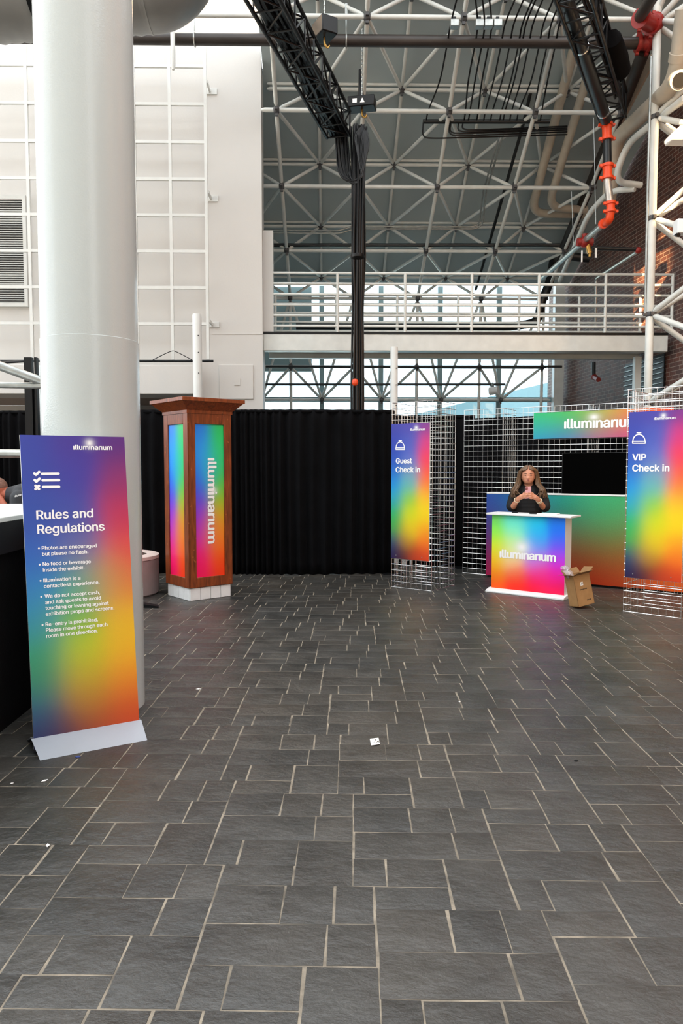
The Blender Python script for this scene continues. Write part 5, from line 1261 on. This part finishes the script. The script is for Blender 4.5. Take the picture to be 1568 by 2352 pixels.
# woman behind the counter: local axes x = picture right, y = towards the viewer, z = up
wc = V3(2.635, 9.72); f_ = (V3(0, 0) - wc).normalized(); s_ = V3(-f_.y, f_.x)
if s_.x < 0: s_ = -s_
XF = Matrix(((s_.x, f_.x, 0, wc.x), (s_.y, f_.y, 0, wc.y), (0, 0, 1, 0), (0, 0, 0, 1)))
wo = thing('person', 'woman with long blonde-brown hair and loose black top looking at her phone behind the counter', 'person', wc)
HC = (-.005, .115, 1.475)
HS = Matrix.Translation((-.005, .10, 1.375)) @ Matrix.Scale(1.13, 4) @ Matrix.Translation((.005, -.10, -1.375))
def big(p):
    if p[0] == 'E': return ('E', tuple(HS @ Vector(p[1])), tuple(x * 1.13 for x in p[2]), p[3])
    return [tuple(HS @ Vector(q[:3])) + (q[3] * 1.13,) for q in p]
hand_l = [  # picture-left hand, wrapped round the phone's left edge
    [(-.130, .300, 1.185, .030), (-.088, .335, 1.215, .033, 1, .8), (-.060, .350, 1.235, .027, 1, .7)],
    [(-.060, .352, 1.252, .0105), (-.030, .378, 1.262, .010), (-.002, .372, 1.262, .0085)],
    [(-.058, .355, 1.234, .0105), (-.026, .382, 1.242, .010), (.004, .374, 1.243, .0085)],
    [(-.058, .354, 1.216, .0100), (-.028, .380, 1.222, .0095), (.000, .373, 1.224, .008)],
    [(-.060, .350, 1.200, .0090), (-.034, .372, 1.203, .0085), (-.010, .368, 1.206, .0075)],
    [(-.082, .322, 1.225, .014), (-.058, .318, 1.262, .011), (-.030, .325, 1.285, .0095)]]
hand_r = [
    [(.118, .300, 1.185, .030), (.082, .335, 1.212, .033, 1, .8), (.055, .350, 1.232, .027, 1, .7)],
    [(.058, .352, 1.250, .0105), (.034, .380, 1.262, .010), (.008, .386, 1.268, .0085)],
    [(.056, .354, 1.232, .0105), (.030, .384, 1.240, .010), (.002, .388, 1.245, .0085)],
    [(.056, .354, 1.214, .0100), (.030, .384, 1.216, .0095), (.004, .388, 1.221, .008)],
    [(.058, .350, 1.198, .0090), (.036, .376, 1.197, .0085), (.014, .382, 1.201, .0075)],
    [(.078, .322, 1.222, .014), (.058, .318, 1.258, .011), (.030, .325, 1.278, .0095)]]
head_ = [('E', HC, (.074, .094, .108), R(5)), ('E', (-.005, .165, 1.425), (.052, .045, .045), 0), ('E', (-.005, .160, 1.45), (.060, .05, .05), 0),
        [(-.005, .188, 1.470, .012), (-.005, .205, 1.448, .014)], ('E', (-.005, .206, 1.443), (.017, .013, .010), 0),
        ('E', (-.005, .188, 1.412), (.026, .016, .012), 0), ('E', (-.078, .105, 1.46), (.010, .016, .028), 0), ('E', (.068, .105, 1.46), (.010, .016, .028), 0)]
body = [big(p) for p in head_] + [[(-.003, .085, 1.42, .055), (0, .05, 1.33, .058)], [(-.15, .03, 1.295, .055), (0, .045, 1.33, .065), (.15, .03, 1.295, .055)],
        [(0, .03, 1.25, .125, 1.25, .85), (0, .02, 1.08, .115, 1.2, .9), (0, .0, .92, .13, 1.3, .95)],
        [(-.155, .03, 1.285, .055), (-.205, .09, 1.055, .043), (-.130, .300, 1.185, .026)], [(.155, .03, 1.285, .055), (.205, .09, 1.055, .043), (.118, .300, 1.185, .026)],
        [(-.095, 0, .88, .085), (-.105, .02, .48, .058), (-.105, -.02, .10, .038)], [(.095, 0, .88, .085), (.105, .02, .48, .058), (.105, -.02, .10, .038)],
        [(-.105, -.03, .05, .036), (-.12, .14, .03, .028)], [(.105, -.03, .05, .036), (.12, .14, .03, .028)]] + hand_l + hand_r
wb = blob('body', body, 'skin', wo, XF, .0046, 3)
top = [[(0, .03, 1.245, .138, 1.25, .86), (0, .02, 1.08, .138, 1.25, .9), (0, .01, .90, .160, 1.25, .9), (0, 0, .80, .165, 1.22, .9)],
       [(-.15, .03, 1.29, .075), (0, .035, 1.305, .085), (.15, .03, 1.29, .075)],
       [(-.155, .03, 1.28, .072), (-.190, .05, 1.17, .075), (-.207, .085, 1.085, .078)], [(.155, .03, 1.28, .072), (.190, .05, 1.17, .075), (.207, .085, 1.085, .078)]]
blob('loose_top', top, 'cloth', wo, XF, .009, 6)
blob('trousers', [[(0, 0, .86, .155, 1.15, .85), (0, 0, .80, .15, 1.15, .85)], [(-.095, 0, .82, .10), (-.105, .02, .48, .075), (-.105, -.02, .12, .06)], [(.095, 0, .82, .10), (.105, .02, .48, .075), (.105, -.02, .12, .06)]], 'cloth', wo, XF, .011, 5)
for sx in (-1, 1): blob('shoe', [[(.105 * sx, -.04, .045, .046), (.12 * sx, .15, .036, .038)]], 'black', wo, XF, .008, 3)
# hair: a shell over the skull and long locks to the chest, parted in the middle
hm = MB(); rnd = random.Random(21); hc = Vector(HC)
for k in range(260):
    u = rnd.uniform(-1, 1); side = 1 if u > 0 else -1; a = abs(u)
    back_ = rnd.random()
    y0 = .115 + .050 - back_ * .125
    y0 = .115 + .072 - back_ * .15; ztop_ = 1.481 + .108 * math.sqrt(max(0, 1 - ((y0 - .115) / .094) ** 2))
    out = .072 + .022 * rnd.random() + (.012 if back_ > .3 else 0)
    yy = .115 + .030 - back_ * .155
    end = rnd.uniform(1.215, 1.30) if back_ < .6 else rnd.uniform(1.17, 1.27)
    wv = rnd.uniform(-.014, .014)
    p = [(side * .004 - .005 + side * .012 * rnd.random(), y0, ztop_), (side * (.040 + .008 * rnd.random()) - .005, y0 - .002, ztop_ - .016), (side * out * .96 - .005, yy + .012, 1.525),
         (side * (out + .016) - .005, yy - .005, 1.45), (side * (out + .024 + wv) - .005, yy + .0, 1.375), (side * (out + .045 + .05 * rnd.random() * (1 - .5 * back_)), yy + .035 * (1 - back_), 1.31), (side * (out + .035 + wv * 2 + .06 * rnd.random()), yy + .065 * (1 - back_), end)]
    p = [Vector(q) for q in p]; sm = []
    for i in range(len(p) - 1):
        for t in (0, .34, .67):
            a0, a1, a2, a3 = p[max(i - 1, 0)], p[i], p[i + 1], p[min(i + 2, len(p) - 1)]
            sm.append(.5 * ((2 * a1) + (a2 - a0) * t + (2 * a0 - 5 * a1 + 4 * a2 - a3) * t * t + (3 * a1 - a0 - 3 * a2 + a3) * t ** 3))
    sm.append(p[-1]); n = len(sm)
    hm.tube(sm, [(.0078 if i < n * .6 else .0078 * (1 - (i - n * .6) / (n * .4)) + .0015) for i in range(n)], 6)
for k in range(90):      # back of the head
    a = rnd.uniform(-1, 1); p = [(a * .02, .085 - .03 * rnd.random(), 1.582), (a * .075, .01 + .02 * abs(a), 1.54), (a * .092, -.012 + .03 * abs(a), 1.44), (a * .11, -.035 + .03 * abs(a), 1.33), (a * .13, -.07 + .02 * rnd.random(), 1.20 + .05 * rnd.random())]
    hm.tube(arc([Vector(q) for q in p], .05, 3), .011, 6)
pmesh('hair', hm, 'hair', wo, XF @ HS)
for sx in (-1, 1):
    mb = MB(); x = -.005 + sx * .030
    mb.tube([(x - .019, .199, 1.4965), (x - sx * .004, .2065, 1.5000), (x + .019, .197, 1.4955)], [.0022, .004, .0022], 6); pmesh('eyebrow', mb, 'brow', wo, XF @ HS)
    mb = MB(); mb.tube([(x - .014, .1985, 1.477), (x, .2035, 1.4735), (x + .014, .1965, 1.477)], [.0018, .0036, .0018], 6); pmesh('eyelashes', mb, 'brow', wo, XF @ HS)
mb = MB(); mb.tube([(-.027, .201, 1.4215), (-.005, .2115, 1.4235), (.017, .201, 1.4215)], [.002, .0045, .002], 6); mb.tube([(-.023, .200, 1.4165), (-.005, .2095, 1.4135), (.013, .200, 1.4165)], [.002, .005, .002], 6); pmesh('lips', mb, 'lip', wo, XF @ HS)
def ring(c, ax, r, t): 
    ax = Vector(ax).normalized(); u = ax.cross(Z).normalized(); w = ax.cross(u); return [Vector(c) + (u * math.cos(k * math.pi / 10) + w * math.sin(k * math.pi / 10)) * r for k in range(20)]
# things she wears and holds
for (c, ax, lab) in (((-.142, .275, 1.17), (.45, .85, .5), 'thin pale bracelet on the wrist at the left of the woman, near her phone'), ((.130, .275, 1.17), (-.45, .85, .5), 'upper pale bracelet on the wrist at the right of the woman'), ((.140, .255, 1.158), (-.45, .85, .5), 'lower pale bracelet on the wrist at the right of the woman')):
    mb = MB(); mb.tube(ring(c, ax, .034, .004), .0052, 8, closed=True); b = MB(); b.v = [XF @ v for v in mb.v]; b.f = mb.f; solo('bracelet', b, 'bead', lab, 'bracelet', 'bracelets on the woman')
ph = thing('phone', 'pink phone held up in both hands by the woman', 'phone', XF @ Vector((-.005, .355, 1.20)))
pu = Vector((0, -.25, .97)).normalized(); px_ = Vector((.985, 0, .09)).normalized(); pn_ = px_.cross(pu)
mb = MB(); mb.box(Vector((-.004, .358, 1.272)), (.078, .009, .155), (px_, pn_, pu)); pmesh('case', mb, 'pink', ph, XF, bevel=.006)
fn_ = pn_ if pn_.y > 0 else -pn_
mb = MB(); mb.box(Vector((-.004, .358, 1.272)) + px_ * -.018 + pu * .052 + fn_ * .006, (.032, .004, .034), (px_, pn_, pu)); pmesh('camera_bump', mb, 'lip', ph, XF, bevel=.003)
mb = MB()
for (u, v) in ((-.026, .060), (-.026, .044), (-.011, .052)): mb.tube([Vector((-.004, .358, 1.272)) + px_ * u + pu * v + fn_ * .006, Vector((-.004, .358, 1.272)) + px_ * u + pu * v + fn_ * .0092], .006, 10)
pmesh('lens', mb, 'black', ph, XF)
mb = MB(); mb.box(Vector((-.004, .358, 1.272)) - fn_ * .0052, (.07, .0012, .147), (px_, pn_, pu)); pmesh('screen', mb, 'screen', ph, XF)

# man bending over beyond the bar counter at the left edge: local x = picture right, y = towards the viewer
mc = V3(-2.62, 6.62); XM = Matrix.Translation(mc)
mo = thing('person', 'man in a charcoal shirt bending forward behind the bar counter at the left edge', 'person', mc)
hx, hz = T(-24, 1126, 6.45).x - mc.x, T(-24, 1128, 6.45).z
mhead = [('E', (hx, 0, hz + .015), (.105, .085, .098), 0), ('E', (hx - .075, 0, hz - .045), (.05, .055, .06), 0), ('E', (hx + .008, -.083, hz - .005), (.022, .012, .032), 0), [(hx - .10, 0, hz + .0, .014), (hx - .128, 0, hz - .025, .014)],
         [(hx + .03, 0, hz - .03, .068), (hx + .14, .02, hz - .05, .070)]]
sx_, sz_ = hx + .25, hz - .05
mtor = [[(sx_, .02, sz_, .105, .9, 1.5), (sx_ + .22, .03, sz_ - .10, .125, .9, 1.3), (sx_ + .42, .03, sz_ - .30, .125, .9, 1.2)]]
hipx, hipz = sx_ + .45, .92
mtor += [[(sx_ + .42, .03, sz_ - .30, .125), (hipx, .03, hipz, .125)]]
marm = []
for sy in (-1, 1):
    y = .03 + sy * .19
    marm.append([(sx_ + .02, y, sz_ - .02, .055), (sx_ + .02, y + sy * .03, sz_ - .27, .042), (sx_ - .19, y - sy * .05, 1.355, .030)])
    hx0 = sx_ - .20; marm.append([(hx0, y - sy * .05, 1.35, .034, 1, 1.1), (hx0 - .07, y - sy * .06, 1.345, .030, 1, 1.3)])
    for k in range(4): marm.append([(hx0 - .08, y - sy * .06 + (k - 1.5) * .018, 1.345, .0105), (hx0 - .13, y - sy * .06 + (k - 1.5) * .021, 1.340, .0095), (hx0 - .165 + abs(k - 1.4) * .008, y - sy * .06 + (k - 1.5) * .022, 1.325, .0085)])
    marm.append([(hx0 - .02, y - sy * .10, 1.345, .013), (hx0 - .07, y - sy * .125, 1.335, .0105)])
mleg = []
for sy in (-1, 1):
    y = .03 + sy * .10; mleg += [[(hipx, y, hipz, .095), (hipx - .05, y, .50, .062), (hipx + .02, y, .10, .042)], [(hipx + .04, y, .05, .038), (hipx - .15, y, .035, .030)]]
blob('body', mhead + mtor + marm + mleg, 'skin2', mo, XM, .006, 4)
shirt = [[(hx + .115, .02, hz - .045, .078), (sx_, .02, sz_ + .0, .118, .92, 1.55), (sx_ + .22, .03, sz_ - .10, .140, .92, 1.35), (sx_ + .42, .03, sz_ - .30, .142, .92, 1.25), (hipx - .005, .03, hipz + .03, .142, .95, 1.2)]]
for sy in (-1, 1):
    y = .03 + sy * .19; shirt.append([(sx_ + .02, y, sz_ - .015, .078), (sx_ + .02, y + sy * .03, sz_ - .20, .070)])
sh_ = blob('shirt', shirt, 'cloth2', mo, XM, .009, 5)
blob('trousers', [[(hipx, .03, hipz - .02, .13, 1, 1.2), (hipx, .03, hipz - .06, .13, 1, 1.2)]] + [[(hipx, .03 + sy * .10, hipz - .05, .108), (hipx - .05, .03 + sy * .10, .50, .078), (hipx + .02, .03 + sy * .10, .11, .062)] for sy in (-1, 1)], 'cloth', mo, XM, .011, 4)
for sy in (-1, 1): blob('shoe', [[(hipx + .05, .03 + sy * .10, .048, .048), (hipx - .17, .03 + sy * .10, .038, .038)]], 'black', mo, XM, .009, 3)
blob('hair', [('E', (hx + .000, 0, hz + .034), (.104, .087, .088), 0)], 'hair2', mo, XM, .007, 3)
mb = MB(); yf = .03 - .19 - .085
a, b = T(34, 1142, 6.33), T(64, 1135, 6.33); put_text(mb, 'ıllumınarıum', a, b, Z, V3(0, -1, 0), .024, 1.0, .018, .0); mesh('shirt_logo', mb, 'printwhite', sh_)
